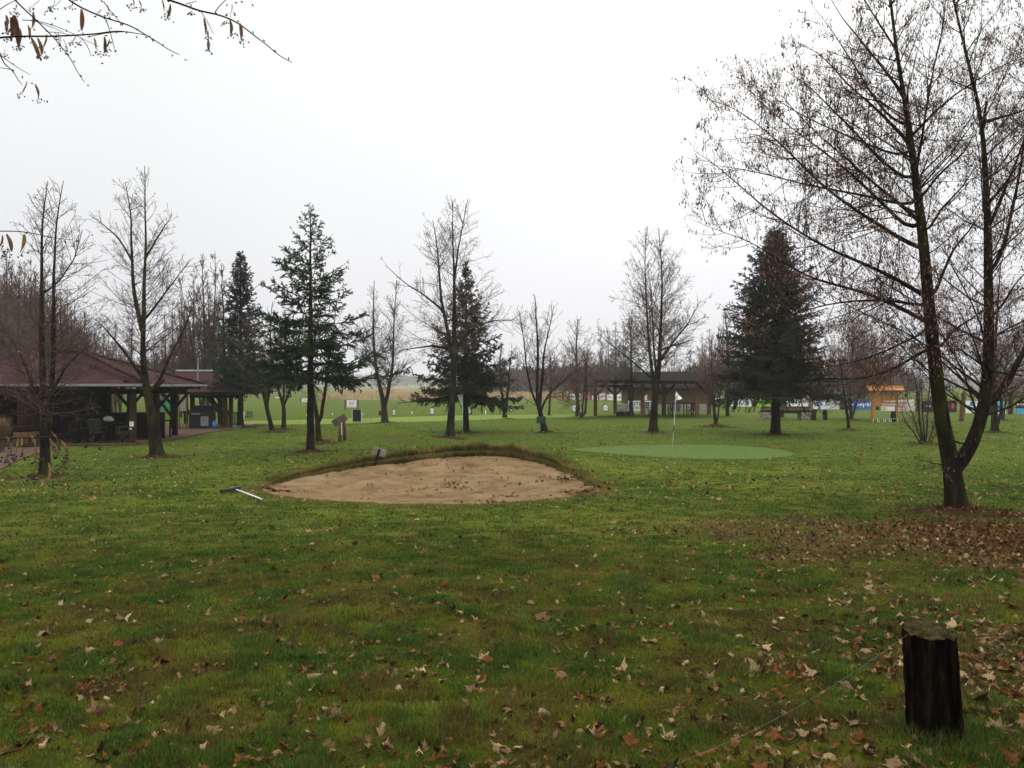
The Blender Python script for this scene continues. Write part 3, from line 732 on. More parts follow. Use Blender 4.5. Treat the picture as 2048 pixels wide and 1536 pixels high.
bare_tree('thin twin-stemmed tree on a brown leaf mound at the shelter right end', TG, (1432,855),
  [[(1431,855,7),(1428,820,7),(1426,780,6),(1424,740,4),(1422,680,1.5)], [(1433,852,4),(1438,820,4),(1441,780,3),(1444,720,2),(1446,660,1)], [(1428,815,5),(1418,785,4),(1410,740,2)]],
  l1=1.7, per=(7,7,5), seed=24, minr=.006, twigm='twig_red', ring=.75, mound=.16, ang1=(56,30))
bare_tree('straight slim tree between the shelter and the big dark spruce', TG, (1455,834),
  [[(1455,834,7),(1455,800,7),(1457,740,6),(1455,680,4),(1450,620,2)], [(1456,790,4),(1464,750,3),(1470,700,2)]], l1=1.9, per=(7,7,5), seed=25, minr=.008, twigm='twig_red', ang1=(58,32))
bare_tree('bare tree standing half hidden behind the big dark spruce', TG, (1563,836),
  [[(1563,836,9),(1563,800,8),(1562,750,6),(1570,680,3)], [(1564,810,6),(1572,780,5),(1582,730,2)]], l1=2.2, per=(5,6,4), seed=26, minr=.008)
bare_tree('thin leaning tree before the blue banner', TG, (1698,861),
  [[(1698,861,6),(1695,830,6),(1691,800,5),(1686,770,4),(1680,720,2)]], l1=1.3, per=(6,7,4), seed=27, minr=.005, tmin=.4, barkm='bark_dark', ang1=(64,38))
bare_tree('round-crowned three-stemmed tree left of the orange board', TG, (1703,840),
  [[(1703,840,7),(1700,800,6),(1699,760,5),(1705,700,3),(1712,640,1.5)], [(1704,836,5),(1715,800,4),(1727,760,3),(1745,700,1.5)], [(1702,830,4),(1696,790,4),(1688,740,2)]],
  l1=3.0, per=(8,7,5), seed=28, minr=.008, twigm='twig_red', tmin=.25, shape=.55, ang1=(72,42), leaves=500, leafsize=(.10,.03))
bare_tree('multi-stemmed bare hazel bush between the orange board and the large tree', TG, (1848,888),
  [[(1848,888,5),(1840,850,5),(1836,800,4),(1826,740,2)], [(1852,888,5),(1855,840,4),(1858,780,3),(1862,700,1.5)], [(1843,888,4),(1825,862,3),(1805,835,1.5)],
   [(1845,888,4),(1832,850,3),(1815,800,2),(1806,760,1)], [(1856,888,4),(1868,850,3),(1878,810,1.5)], [(1850,888,4),(1846,840,3),(1842,760,2),(1838,710,1)], [(1858,888,3),(1872,870,2),(1888,845,1)]],
  l1=.8, per=(6,5,3), seed=29, minr=.0035, tmin=.15, name='hazel_bush', cat='bush', ring=.6, ang1=(51,30), depth=.35)
bare_tree('bare tree with brown crown behind the right stem of the large tree', TG, (1990,866),
  [[(1990,866,14),(1988,820,12),(1990,760,10),(1990,690,8),(1996,600,5),(2002,520,2)], [(1992,860,7),(2001,830,6),(2006,780,5),(2016,700,3)]], limbs=[[(1990,740,5),(2015,700,4),(2050,660,2)]],
  l1=2.4, per=(6,7,6), seed=30, minr=.005, tmin=.3, leaves=1500, leafsize=(.10,.02), barkm='bark_moss')
bare_tree('thin far tree standing before the black and blue banner edge', TG, (2006,841),
  [[(2004,841,6),(2002,800,5),(2000,760,4),(2004,700,2)], [(2006,841,4),(2012,800,4),(2018,750,2)]], l1=2.4, per=(7,6,5), seed=31, minr=.008, leaves=600, leafsize=(.12,.025), twigm='twig_red')
# ---- the large tree close on the right
big = [[(1914,1027,40.48),(1913,980,36.96),(1912,950,36.96),(1896,900,31.68),(1882,840,29.92),(1874,770,29.92),(1866,700,29.04),(1860,630,27.28),(1853,560,26.4),(1846,480,24.64),(1838,400,22),(1830,330,19.36),(1822,270,16.72),(1806,190,13.2),(1794,110,10.56),(1785,40,7.92),(1776,-60,6.16),(1765,-200,2.64)],
       [(1920,955,29.92),(1935,915,28.16),(1950,880,27.28),(1965,845,26.4),(1974,800,26.4),(1976,740,24.64),(1977,660,22.88),(1977,560,21.12),(1977,470,19.36),(1974,400,16.72),(1970,330,14.08),(1967,255,12.32),(1955,200,10.56),(1940,140,8.8),(1925,80,7.92),(1905,0,6.16),(1885,-100,3.52)]]
bl = [[(1826,474,9.68),(1783,423,7.92),(1735,378,7.04),(1691,337,6.16),(1629,290,4.4),(1551,232,2.64),(1497,180,1.32)],
 [(1830,506,9.68),(1800,480,9.68),(1755,446,8.8),(1711,423,7.04),(1640,368,6.16),(1568,293,4.4),(1513,245,3.08),(1452,201,2.2),(1390,196,1.056)],
 [(1858,595,9.68),(1800,560,8.8),(1740,530,7.92),(1657,500,6.16),(1602,467,5.28),(1541,426,4.4),(1486,378,3.52),(1435,327,2.64),(1384,296,1.056)],
 [(1862,655,9.68),(1810,618,8.8),(1750,590,7.92),(1690,572,6.16),(1620,560,5.28),(1560,520,3.52),(1500,480,2.64),(1430,462,1.76),(1385,440,1.056)],
 [(1800,180,6.16),(1760,130,5.28),(1720,80,4.4),(1680,30,2.64),(1650,-20,1.32)],[(1793,100,5.28),(1765,60,4.4),(1735,10,3.52),(1700,-50,1.76)],
 [(1835,420,7.04),(1770,400,6.16),(1700,385,5.28),(1620,372,4.4),(1540,350,3.08),(1470,335,2.2),(1410,330,1.056)],[(1868,620,7.04),(1800,600,6.16),(1720,600,5.28),(1640,610,3.52),(1560,640,2.64),(1500,660,1.056)],
 [(1820,320,6.16),(1760,300,5.28),(1690,270,4.4),(1610,235,3.08),(1540,190,2.2),(1480,150,1.056)],[(1840,440,7.04),(1780,395,6.16),(1720,340,4.4),(1650,285,3.52),(1560,190,2.2),(1520,120,1.056)],
 [(1822,371,7.92),(1787,342,7.04),(1752,313,6.16),(1704,259,5.28),(1657,211,3.52),(1619,170,2.64),(1570,140,1.32)],
 [(1817,283,7.92),(1785,250,7.04),(1755,218,6.16),(1720,190,5.28),(1691,164,4.4),(1650,116,3.08),(1605,88,1.76)],
 [(1813,258,7.04),(1776,235,5.28),(1738,180,4.4),(1705,125,3.52),(1677,78,2.64),(1640,30,1.76),(1610,-10,1.32)],
 [(1862,690,7.04),(1820,720,6.16),(1780,742,5.28),(1740,755,4.4),(1690,762,3.52),(1650,752,2.2),(1600,765,1.32)],
 [(1858,660,5.28),(1800,690,4.4),(1740,715,3.52),(1690,728,2.64),(1640,735,1.76)],
 [(1824,269,7.04),(1870,225,5.28),(1916,184,4.4),(1963,153,3.52),(2048,110,1.76)],
 [(1832,330,6.16),(1843,290,6.16),(1854,205,5.28),(1872,120,3.52),(1890,40,2.64),(1893,-40,1.76)],
 [(1842,395,6.16),(1878,348,5.28),(1926,307,4.4),(1948,270,2.64)],
 [(1850,470,6.16),(1880,420,5.28),(1920,380,4.4),(1955,330,2.64)],
 [(1880,700,6.16),(1905,660,5.28),(1940,640,4.4),(1990,600,3.52),(2060,600,1.76)],
 [(1868,590,7.92),(1888,540,7.04),(1905,500,6.16),(1940,460,4.4),(1960,430,2.64)],
 [(1980,830,17.6),(2005,780,15.84),(2030,735,14.08),(2060,680,11.44),(2100,600,7.92),(2140,480,4.4),(2160,330,1.76)],
 [(1985,560,8.8),(2010,490,7.92),(2030,400,7.04),(2050,280,6.16),(2065,150,3.52),(2070,0,1.76)],
 [(1980,450,7.92),(2000,400,7.92),(2030,330,6.16),(2060,240,4.4),(2090,120,1.76)],
 [(1968,250,7.92),(1985,238,7.92),(2010,232,6.16),(2050,222,4.4),(2110,180,1.76)],
 [(1978,640,7.04),(2005,610,6.16),(2035,560,4.4),(2080,520,1.76)],
 [(1977,740,6.16),(2000,745,5.28),(2050,752,3.52),(2110,760,1.76)],
 [(1966,262,7.92),(1968,235,7.92),(1972,202,7.04)],
 [(1778,20,5.28),(1810,-40,3.52),(1840,-120,1.76)], [(1905,20,4.4),(1950,-60,3.52),(2000,-150,1.76)],
 [(1905,880,4.4),(1925,889,3.52),(1952,884,2.64),(1962,870,2.2)], [(1890,930,3.52),(1860,925,1.76),(1830,918,0.88)]]
bare_tree('large forked tree on the right covered in hanging dry leaves', TG, (1915,1026), big, limbs=bl, l1=2.4, per=(5.6,10,8), seed=40, ang1=(68,42), leaves=26000, leafsize=(.060,.0088),
  barkm='bark_moss', twigm='twig_dark', minr=.0022, tmin=.42, ring=.9, mound=.05, depth=.14, l2=.36, up=.35, wob=.006)
# ---- conifers
CG = 'dark conifers on the lawn'
spruce('open layered spruce with upswept sparse tips in the left half', (621,905), 412, 755, 172, seed=51, whorls=12, nb=7, dens=1.05, ang0=-8, angtip=38, tipup=.42, trunkw=17, nper=230, bareTop=.5,
       needle=(.045,.0115), group=CG, shape=1.0, lat=.36, droop=.15, col=((.012,.036,.010),(.055,.10,.018)))
spruce('narrow dense dark spruce beside the veranda', (481,856), 505, 772, 68, seed=52, whorls=30, nb=7, dens=.95, ang0=-18, angtip=55, tipup=.45, trunkw=13, nper=170, group=CG,
       needle=(.06,.015), lat=.36, droop=.25, col=((.010,.026,.016),(.030,.060,.028)), shape=.75, brown=.25)
spruce('broad spruce with drooping lower boughs behind the tall bare tree', (932,866), 520, 785, 124, seed=53, whorls=14, nb=8, dens=1.25, ang0=-14, angtip=52, tipup=.75, trunkw=13, nper=150, group=CG,
       needle=(.055,.013), lat=.34, droop=.45, col=((.012,.022,.010),(.042,.058,.020)), shape=1.25, brown=.22)
spruce('large very dark dense spruce on the right behind the leafy tree', (1551,870), 462, 778, 136, seed=54, whorls=28, nb=9, dens=1.25, ang0=-6, angtip=60, tipup=.30, trunkw=20, nper=100, group=CG,
       needle=(.05,.012), lat=.38, droop=.25, col=((.010,.018,.008),(.032,.048,.016)), shape=.66, brown=.42)
spruce('loose olive green conifer rising behind the shelter', (1262,836), 640, 770, 52, seed=55, whorls=15, nb=6, dens=.6, ang0=15, angtip=60, tipup=.4, trunkw=9, nper=50, group=CG,
       needle=(.12,.018), lat=.4, droop=.0, gap=.16, col=((.05,.06,.018),(.11,.12,.04)), shape=.6, brown=.25)
spruce('small far pine above the right end of the shelter roof', (1380,812), 698, 790, 32, seed=56, whorls=10, nb=6, dens=.5, ang0=10, angtip=55, tipup=.5, trunkw=5, nper=40, group=CG,
       needle=(.16,.03), lat=.4, droop=.0, gap=.25, col=((.02,.035,.022),(.05,.075,.04)), shape=.6)
# ---------------------------------------------------------------- far trees and the distant woods
def far_proto(seed, Ht, spread, n1, n2, n3, minr, twigm, lean=.0, multi=1):
    rng = np.random.default_rng(seed); tr = Acc(); st = []
    for s in range(multi):
        az = rng.random() * 6.28; n = 14; z = np.linspace(0, 1, n)
        off = (s > 0) * .14 * Ht * z ** 1.2
        Q = np.stack([np.cos(az) * off + np.cumsum(rng.normal(0, .012 * Ht / n * 3, n)), np.sin(az) * off + np.cumsum(rng.normal(0, .012 * Ht / n * 3, n)), z * Ht * (1 if s == 0 else .85)], -1)
        r = .013 * Ht * (1 - z * .93) * (1 if s == 0 else .7)
        V, Fc = tubes(Q[None], r[None], 6); tr.add(V, Fc); st.append((Q, r))
    tm = tr.mesh('trunk'); tm.materials.append(M['bark'])
    cr = Acc()
    for Q, r in st:
        pos, D, t, pl, pr = kids(Q[None], r[None], np.array([Ht]), n1 / Ht, .18, (60, 26), rng)
        Lk = spread * ((1 - t) ** .7) * rng.uniform(.5, 1.1, len(t)) + .25
        P = grow(pos, D, Lk, 5, .7, .1, rng); Rr = taper(np.minimum(pr * .5, .012 * Lk + .006), np.full(len(t), minr), 5)
        V, Fc = tubes(P, Rr, 3); cr.add(V, Fc); PP, RR, LL = P, Rr, Lk
        for pm in (n2, n3):
            pos, D, t, pl, pr = kids(PP, RR, LL, pm, .1, (52, 34), rng, flat=.2)
            Lk = pl * .45 * (1.05 - t * .7) * rng.uniform(.5, 1.15, len(t)) + .12
            P = grow(pos, D, Lk, 3, .3, .12, rng); Rr = taper(np.full(len(t), minr), np.full(len(t), minr * .7), 3)
            V, Fc = tubes(P, Rr, 3); cr.add(V, Fc); PP, RR, LL = P, Rr, Lk
    cm = cr.mesh('crown'); cm.materials.append(M[twigm])
    return tm, cm, Ht
PROT = [far_proto(201, 14, 3.4, 46, 3.8, 3.6, .019, 'twig'), far_proto(202, 13, 4.2, 50, 3.6, 3.4, .019, 'twig_red'), far_proto(203, 12, 3.0, 44, 3.8, 3.4, .018, 'twig', multi=2),
        far_proto(204, 9, 3.0, 40, 3.6, 3.2, .014, 'twig_red', multi=3)]
def far_tree(px, d, top, k, label, group, s=None, name='bare_tree', cat='tree'):
    tm, cm, Ht = PROT[k]; x = (px - CX) / F * d; z = Hs(x, d) - .1
    h = EYE - (top - CY) / F * d - z; sc_ = h / Ht
    r = empty(name, (x, d, z), label, cat, group, rz=random.random() * 6.28); r.scale = (sc_ * random.uniform(.85, 1.15),) * 2 + (sc_,)
    for nm, me in (('trunk', tm), ('crown', cm)): mk_obj(nm, me, r)
    return r
G1 = 'trees of the dense wood behind the veranda'
for px, d, top, k in [(-25,62,505,0),(12,58,498,1),(40,66,520,2),(62,60,512,0),(88,64,535,1),(110,60,560,2),(132,66,575,0),(150,62,600,1),(168,70,615,2),(190,64,640,0),(-60,55,480,1),(215,72,660,1),(25,74,530,2),(75,72,545,1),(120,76,590,0),(0,48,600,3),(60,50,640,3),(130,54,660,3),(100,80,590,2),(-15,80,560,2),(50,84,570,0),(150,82,630,2),(-40,70,500,1),(-10,66,510,3),(20,78,520,1),(35,54,560,3),(52,68,530,1),(70,78,540,1),(82,58,570,3),(98,70,560,0),(118,66,585,1),(128,78,600,1),(142,60,620,3),(158,76,625,1),(175,62,640,3),(8,70,530,1),(-30,60,520,3)]:
    far_tree(px, d, top, k, 'grey-brown bare tree in the dense wood above the veranda roof', G1)
G2 = 'slender bare trees behind the right half of the veranda'
for px, d, top, k in [(360,56,585,2),(385,60,540,0),(405,58,505,2),(428,62,500,0),(445,58,525,2),(232,66,640,2),(262,70,600,0),(330,66,620,2),(345,75,600,0),(205,60,665,3),(240,58,690,3),(310,60,690,3),(415,70,560,2),(372,72,600,2)]:
    far_tree(px, d, top, k, 'slender bare tree rising behind the right half of the veranda roof', G2)
G3 = 'small misty trees along the far edge of the meadow'
for px, d, top, k in [(1000,150,715,3),(1035,160,705,1),(1060,150,720,3),(1110,140,700,1),(1130,150,712,3),(1175,135,690,1),(1200,140,668,2),(1215,125,655,2),(1232,130,640,0),(1248,125,662,2),(1090,170,722,3),(1150,165,715,1),(985,175,728,3),(960,180,735,3),(1020,190,722,2),(1075,185,715,2),(1190,160,705,3),(1330,120,690,1),(1350,125,705,3)]:
    far_tree(px, d, top, k, 'small misty bare tree along the far edge of the meadow', G3)
G4 = 'reddish bare trees right of the shelter'
for px, d, top, k in [(1405,95,668,1),(1420,100,655,0),(1437,96,650,2),(1452,105,640,0),(1468,100,660,1),(1410,110,690,3),(1480,112,680,3)]:
    far_tree(px, d, top, k, 'reddish-brown bare tree between the shelter and the big dark spruce', G4)
G5 = 'grey trees of the misty copse behind the banners'
for px, d, top, k in [(1660,150,690,1),(1685,160,665,0),(1705,150,650,1),(1725,155,655,2),(1745,150,645,1),(1765,158,660,0),(1785,150,672,1),(1800,165,695,2),(1640,165,712,3),(1715,170,668,2),(1750,172,665,0),(1780,175,690,1),(1620,170,725,3),(1600,160,730,3),(1668,178,700,0),(1500,165,735,3),(1530,170,730,3),(1560,165,735,3),(1815,160,730,3)]:
    far_tree(px, d, top, k, 'grey bare tree in the misty copse behind the banners', G5)
# distant woods: one mass
def woods():
    rng = np.random.default_rng(77); acc = Acc()
    def belt(px0, px1, d0, d1, top, n, s):
        px = rng.uniform(px0, px1, n); d = rng.uniform(d0, d1, n)
        x = (px - CX) / F * d; zt = EYE + (CY - (top(px) + rng.normal(0, 1.2, n))) / F * d + .7
        m = 150
        for i in range(n):
            h = max(zt[i], 2.5); q = rng.normal(0, 1, (m, 3)); q = nrm(q) * (rng.random((m, 1)) ** .5)
            r_ = h * .42
            P = np.stack([x[i] + q[:, 0] * r_, d[i] + q[:, 1] * r_, -.7 + h * (.52 + .48 * q[:, 2])], -1)
            a = rng.normal(0, s, (m, 3)); b = rng.normal(0, s, (m, 3)); b[:, 2] *= 2.2
            V = np.stack([P - a, P + a * .6 + b * .3, P + b], 1).reshape(-1, 3)
            c = np.array([.075, .06, .052]) * rng.uniform(.6, 1.3)
            acc.add(V, np.arange(3 * m).reshape(-1, 3), np.repeat(np.full((m, 3), c), 3, 0))
    belt(560, 1010, 900, 1150, lambda p: 752 + 14 * sstep(850, 1000, p) - 6 * sstep(700, 560, p), 330, .8)
    belt(930, 1260, 230, 330, lambda p: 745 - 10 * sstep(1000, 1200, p), 200, .6)
    belt(1380, 1640, 255, 330, lambda p: 735, 170, .6)
    belt(1600, 1840, 260, 340, lambda p: 735 + 20 * sstep(1720, 1840, p), 150, .6)
    belt(1820, 2200, 900, 1100, lambda p: 757, 200, .9)
    belt(-300, 560, 300, 400, lambda p: 725, 260, .7)
    m = mat('far_wood', (.8,.8,.8), .95, (1.1,1.1,1.1), 1, attr=True)
    tag(mk_obj('far_woods', acc.mesh('far_woods', False), None, m), 'belt of far bare woods fading into the mist', 'woods', kind='stuff')
woods()
def add_shade_wood():  # unseen spruces added behind the camera to darken surfaces that face it
    rng = np.random.default_rng(79); acc = Acc()
    for i in range(34):
        x = -30 + 60 * ((i * 7) % 34) / 33 + rng.normal(0, .8); y = -7 - 2.6 * (i % 4) + rng.normal(0, .6); h = rng.uniform(10, 15); m = 900
        zf = rng.random(m) ** 1.3; r_ = 2.6 * (1 - zf) * rng.random(m) ** .5 + .1; a = rng.random(m) * 6.28
        P = np.stack([x + r_ * np.cos(a), y + r_ * np.sin(a), .6 + (h - .6) * zf], -1); A = rng.normal(0, .28, (m, 3)); B = rng.normal(0, .28, (m, 3))
        acc.add(np.stack([P - A, P + A * .6 + B * .3, P + B], 1).reshape(-1, 3), np.arange(3 * m).reshape(-1, 3), np.repeat(np.array([[.02, .035, .015]]) * rng.uniform(.6, 1.5, (m, 1)), 3, 0))
        V, Fc = tubes(np.array([[[x, y, -.1], [x, y, h * .5], [x, y, h * .95]]]), np.array([[.2, .12, .03]]), 8); acc.add(V, Fc, np.full((len(V), 3), .03))
    tag(mk_obj('unseen_shade_spruces', acc.mesh('unseen_shade_spruces', False), None, bpy.data.materials['far_wood']), 'added dark spruces behind the camera, out of view, shading the lawn', 'woods', kind='stuff')
add_shade_wood()
# dry reeds before the meadow edge
def reeds():
    rng = np.random.default_rng(78); n = 26000
    px = rng.uniform(640, 1150, n); d = rng.uniform(126, 175, n); x = (px - CX) / F * d
    h = rng.uniform(.35, 1.1, n) * (.6 + .8 * fbm(x, d, 7, 2)); w_ = .05
    z = H(x, d); an = rng.random(n) * 3.14
    V = np.stack([np.stack([x - np.cos(an) * w_, d - np.sin(an) * w_, z], -1), np.stack([x + np.cos(an) * w_, d + np.sin(an) * w_, z], -1), np.stack([x + rng.normal(0, .15, n), d + rng.normal(0, .15, n), z + h], -1)], 1).reshape(-1, 3)
    C = np.repeat(mixc((.50, .37, .22), (.36, .27, .16), rng.random(n)), 3, 0)
    tag(mk_obj('reeds', np_mesh('reeds', V, [np.arange(3 * n).reshape(-1, 3)], False, C), None, M['blade']), 'strip of dry beige reeds at the far meadow edge', 'reeds', kind='stuff')
reeds()
# ---------------------------------------------------------------- lettering and printed marks
def text_part(s, width, height, o, u, v, nn, material, parent, name='lettering', shear=0, off=.006):
    cu = bpy.data.curves.new('t', 'FONT'); cu.body = s; cu.size = 1; cu.shear = shear; cu.offset = .012
    to = bpy.data.objects.new('t', cu); COL.objects.link(to); bpy.context.view_layer.update()
    me = bpy.data.meshes.new_from_object(to.evaluated_get(bpy.context.evaluated_depsgraph_get()))
    bpy.data.objects.remove(to); bpy.data.curves.remove(cu)
    co_ = np.empty(len(me.vertices) * 3); me.vertices.foreach_get('co', co_); co_ = co_.reshape(-1, 3)
    mn = co_.min(0); mx_ = co_.max(0); sz = mx_ - mn
    a = (co_[:, 0] - mn[0]) / sz[0] * width; b = (co_[:, 1] - mn[1]) / sz[1] * height
    o = np.array(o, float); pl = np.array(parent.location, float)
    Wd = o[None] + a[:, None] * np.array(u)[None] + b[:, None] * np.array(v)[None] + np.array(nn)[None] * off
    me.vertices.foreach_set('co', (Wd - pl).astype(np.float32).ravel()); me.update()
    me.materials.clear(); me.name = name
    return mk_obj(name, me, parent, material)
def ellipse_part(c, ru, rv, u, v, nn, material, parent, name='emblem', off=.006, n=28, hole=0):
    u = np.array(u); v = np.array(v); nn = np.array(nn); c = np.array(c)
    m = MB()
    P = [c + u * ru * math.cos(a) + v * rv * math.sin(a) + nn * off for a in np.linspace(0, 2 * math.pi, n, endpoint=False)]
    if hole:
        Q = [c + u * ru * hole * math.cos(a) + v * rv * hole * math.sin(a) + nn * off for a in np.linspace(0, 2 * math.pi, n, endpoint=False)]
        m.add(P + Q, [(i, (i + 1) % n, n + (i + 1) % n, n + i) for i in range(n)])
    else: m.poly(P)
    return m.build(name, material, parent)
def rect_part(o, a, b, c, d, u, v, nn, material, parent, name='print', off=.005):
    o = np.array(o); u = np.array(u); v = np.array(v); nn = np.array(nn)
    return MB().poly([o + u * x + v * y + nn * off for x, y in ((a, b), (c, b), (c, d), (a, d))]).build(name, material, parent)
# ---------------------------------------------------------------- banner fence
FX = [1100, 1126, 1255, 1384, 1513, 1626, 1745, 1913, 2048, 2300]; FD = [128, 125, 111, 90, 82, 75.5, 71, 64.6, 61, 54]
def fd(px): return float(np.interp(px, FX, FD))
def fpt(px, z=0):
    d = fd(px); x = (px - CX) / F * d; return np.array([x, d, Hs(x, d) + z])
def banner(p0, p1, yt, yb, material, label, thick=.012, sag=.04):
    d0, d1 = fd(p0), fd(p1); A = W(p0, yb, d0); B = W(p1, yb, d1)
    u = B - A; L_ = np.linalg.norm(u); u = u / L_; h = (yb - yt) / F * (d0 + d1) / 2
    if u[0] < 0: u = -u
    nn = np.array([u[1], -u[0], 0]); nn = nn / np.linalg.norm(nn)
    if nn[1] > 0: nn = -nn
    root = empty('banner', A, label, 'banner', 'sponsor banners along the fence')
    n = 12; V = []; Fc = []
    for i in range(n + 1):
        t = i / n; s = sag * 4 * t * (1 - t)
        for (zz, off) in ((-s * .3, 0), (h - s, 0), (-s * .3, -thick), (h - s, -thick)):
            V.append(A + u * L_ * t + np.array([0, 0, zz]) + nn * (off + .01 * math.sin(t * 17 + p0)))
    for i in range(n):
        a = 4 * i; b = a + 4
        Fc += [(a, b, b + 1, a + 1), (a + 2, a + 3, b + 3, b + 2), (a + 1, b + 1, b + 3, a + 3), (a, a + 2, b + 2, b)]
    MB().add(V, Fc).build('cloth', material, root, False)
    # cords tying it to the posts
    m = MB()
    for z in (.05, h - .03):
        m.beam(A + np.array([0, 0, z]), A - u * .25 + np.array([0, 0, z + .02]), .012); m.beam(B + np.array([0, 0, z]), B + u * .25 + np.array([0, 0, z + .02]), .012)
    m.build('cord', M['black'], root)
    return root, A, u, np.array([0, 0, 1.]), nn, L_, h
def words(bn, s, x0, x1, y0, y1, m, **k):
    root, A, u, v, nn, L_, h = bn
    return text_part(s, (x1 - x0) * L_, (y1 - y0) * h, A + u * x0 * L_ + v * y0 * h, u, v, nn, m, root, off=.035, **k)
def disc(bn, cx, cy, rx, ry, m, **k):
    root, A, u, v, nn, L_, h = bn
    return ellipse_part(A + u * cx * L_ + v * cy * h, rx * L_, ry * h, u, v, nn, m, root, off=k.pop('off', .03), **k)
def rect(bn, x0, y0, x1, y1, m, off=.028, name='print'):
    root, A, u, v, nn, L_, h = bn
    return rect_part(A, x0 * L_, y0 * h, x1 * L_, y1 * h, u, v, nn, m, root, off=off, name=name)
b = banner(1139.5,1151,787,799,M['offwhite'],'small white banner with grey lines, leftmost banner of the fence'); rect(b,.2,.45,.8,.6,M['print_grey']); rect(b,.2,.25,.7,.33,M['print_grey'])
b = banner(1154.5,1166,787,799,M['white'],'plain white banner just left of the pinkish red one'); rect(b,.3,.4,.7,.55,M['print_grey'])
b = banner(1170,1182,787,799,M['pink'],'pinkish red banner with white letters'); words(b,'FE',.3,.75,.3,.75,M['white'])
b = banner(1183.5,1197,787,799,M['white'],'plain white banner just right of the pinkish red one'); rect(b,.25,.2,.8,.28,M['print_grey'])
b = banner(1198.5,1211,787.5,799.5,M['offwhite'],'white banner reading LST beside thin red print'); words(b,'LST',.22,.62,.35,.72,M['dkgreen']); words(b,'K',.78,.95,.1,.9,M['pink'])
b = banner(1213.8,1229,788,800,M['white'],'white banner with red print behind the shelter posts'); words(b,'Ebsa',.1,.9,.35,.65,M['pink'],shear=.3)
b = banner(1234,1246,788,801,M['white'],'white banner with grey word and line'); words(b,'audit',.15,.85,.35,.7,M['print_grey'])
b = banner(1248.3,1262,788,801,M['white'],'white banner with dark blue letters by the brown shed wall'); words(b,'FB',.2,.6,.2,.8,M['navy'])
b = banner(1383,1408,794.5,811,M['white'],'white banner with two red rings'); disc(b,.28,.5,.13,.27,M['red'],hole=.72); words(b,'e',.22,.34,.36,.62,M['red']); disc(b,.75,.5,.13,.27,M['red'],hole=.72); words(b,'e',.69,.81,.36,.62,M['red'])
b = banner(1411,1421,795,811,M['white'],'narrow white banner with light blue print'); words(b,'OZ',.2,.8,.4,.7,M['lightblue'])
b = banner(1431,1439,795,812,M['white'],'narrow plain white banner right of the shelter'); rect(b,.3,.3,.7,.36,M['print_grey'])
b = banner(1441,1472,795,812,M['white'],'white banner with lime green round emblem and blue line'); rect(b,.0,.86,.97,.93,M['lightblue']); disc(b,.22,.48,.17,.42,M['green_print']); words(b,'eu',.12,.32,.35,.65,M['dkgreen']); rect(b,.45,.2,.9,.3,M['print_grey'])
b = banner(1474.5,1505.5,795,813,M['white'],'white banner with thin slanted script'); words(b,'J  anzer DJ',.15,.97,.72,.92,M['print_grey'],shear=.3); rect(b,.1,.35,.9,.40,M['lightblue']); rect(b,.2,.22,.8,.26,M['print_grey'])
b = banner(1512,1547,795,813.5,M['green_print'],'lime green banner beside the spruce trunk'); words(b,'GREEN GOLF',.25,.95,.35,.6,M['dkgreen'])
b = banner(1570,1616,796.5,813,M['white'],'white banner with slanted handwriting, between spruce and round red tree'); words(b,'Golf Hotel na Rampe',.03,.95,.32,.72,M['print_grey'],shear=.4)
b = banner(1626.5,1678,797.5,818.5,M['white'],'white banner with dark blue oval emblem and words AUTO IN'); disc(b,.22,.5,.16,.20,M['navy']); disc(b,.22,.5,.15,.175,M['blue'],off=.036); words(b,'Ford',.12,.32,.40,.62,M['white'],shear=.3).location.y -= .01; words(b,'AUTO IN',.48,.90,.38,.60,M['print_grey'])
b = banner(1692.5,1744,798.5,819.5,M['blue'],'bright blue banner with white word and red-white ball'); disc(b,.20,.62,.085,.22,M['red']); rect(b,.12,.35,.28,.55,M['white'],off=.034); words(b,'pepsi',.36,.97,.22,.72,M['white'])
b = banner(1763,1829,799,822,M['offwhite'],'white banner with red letters right behind the orange board'); words(b,'APEX',.52,.76,.55,.78,M['red']); words(b,'RUBICO',.50,.80,.26,.46,M['red']); disc(b,.1,.2,.06,.13,M['red'],hole=.6); rect(b,.48,.1,.8,.13,M['print_grey'])
b = banner(1843,1913.5,801,824.5,M['black'],'long black banner with white letters and small red emblem'); words(b,'svitap',.1,.28,.42,.62,M['white']); words(b,'MV',.70,.78,.38,.58,M['white']); rect(b,.81,.35,.825,.65,M['print_grey']); disc(b,.90,.52,.04,.22,M['red'])
b = banner(1931.5,1972,801,826,M['white'],'white banner with blue peaked emblem and bank name'); rect(b,.12,.55,.42,.63,M['lightblue']); rect(b,.22,.63,.34,.9,M['blue']); words(b,'ČSOB',.10,.42,.36,.52,M['navy']); words(b,'Pojišťovna',.47,.98,.36,.52,M['print_grey'],shear=.3)
b = banner(1990,2012,801.5,827,M['white'],'white banner with a large sky blue disc'); disc(b,.55,.68,.32,.33,M['lightblue']); rect(b,.08,.35,.45,.62,M['navy'],off=.036)
b = banner(2031.5,2075,801.5,828,M['lightblue'],'blue banner with black top strip at the right frame edge'); rect(b,0,.48,1,1.0,M['black']); words(b,'evolution',.06,.9,.66,.86,M['white']).location.y -= .01; rect(b,.05,.56,.9,.59,M['print_grey'],off=.036)
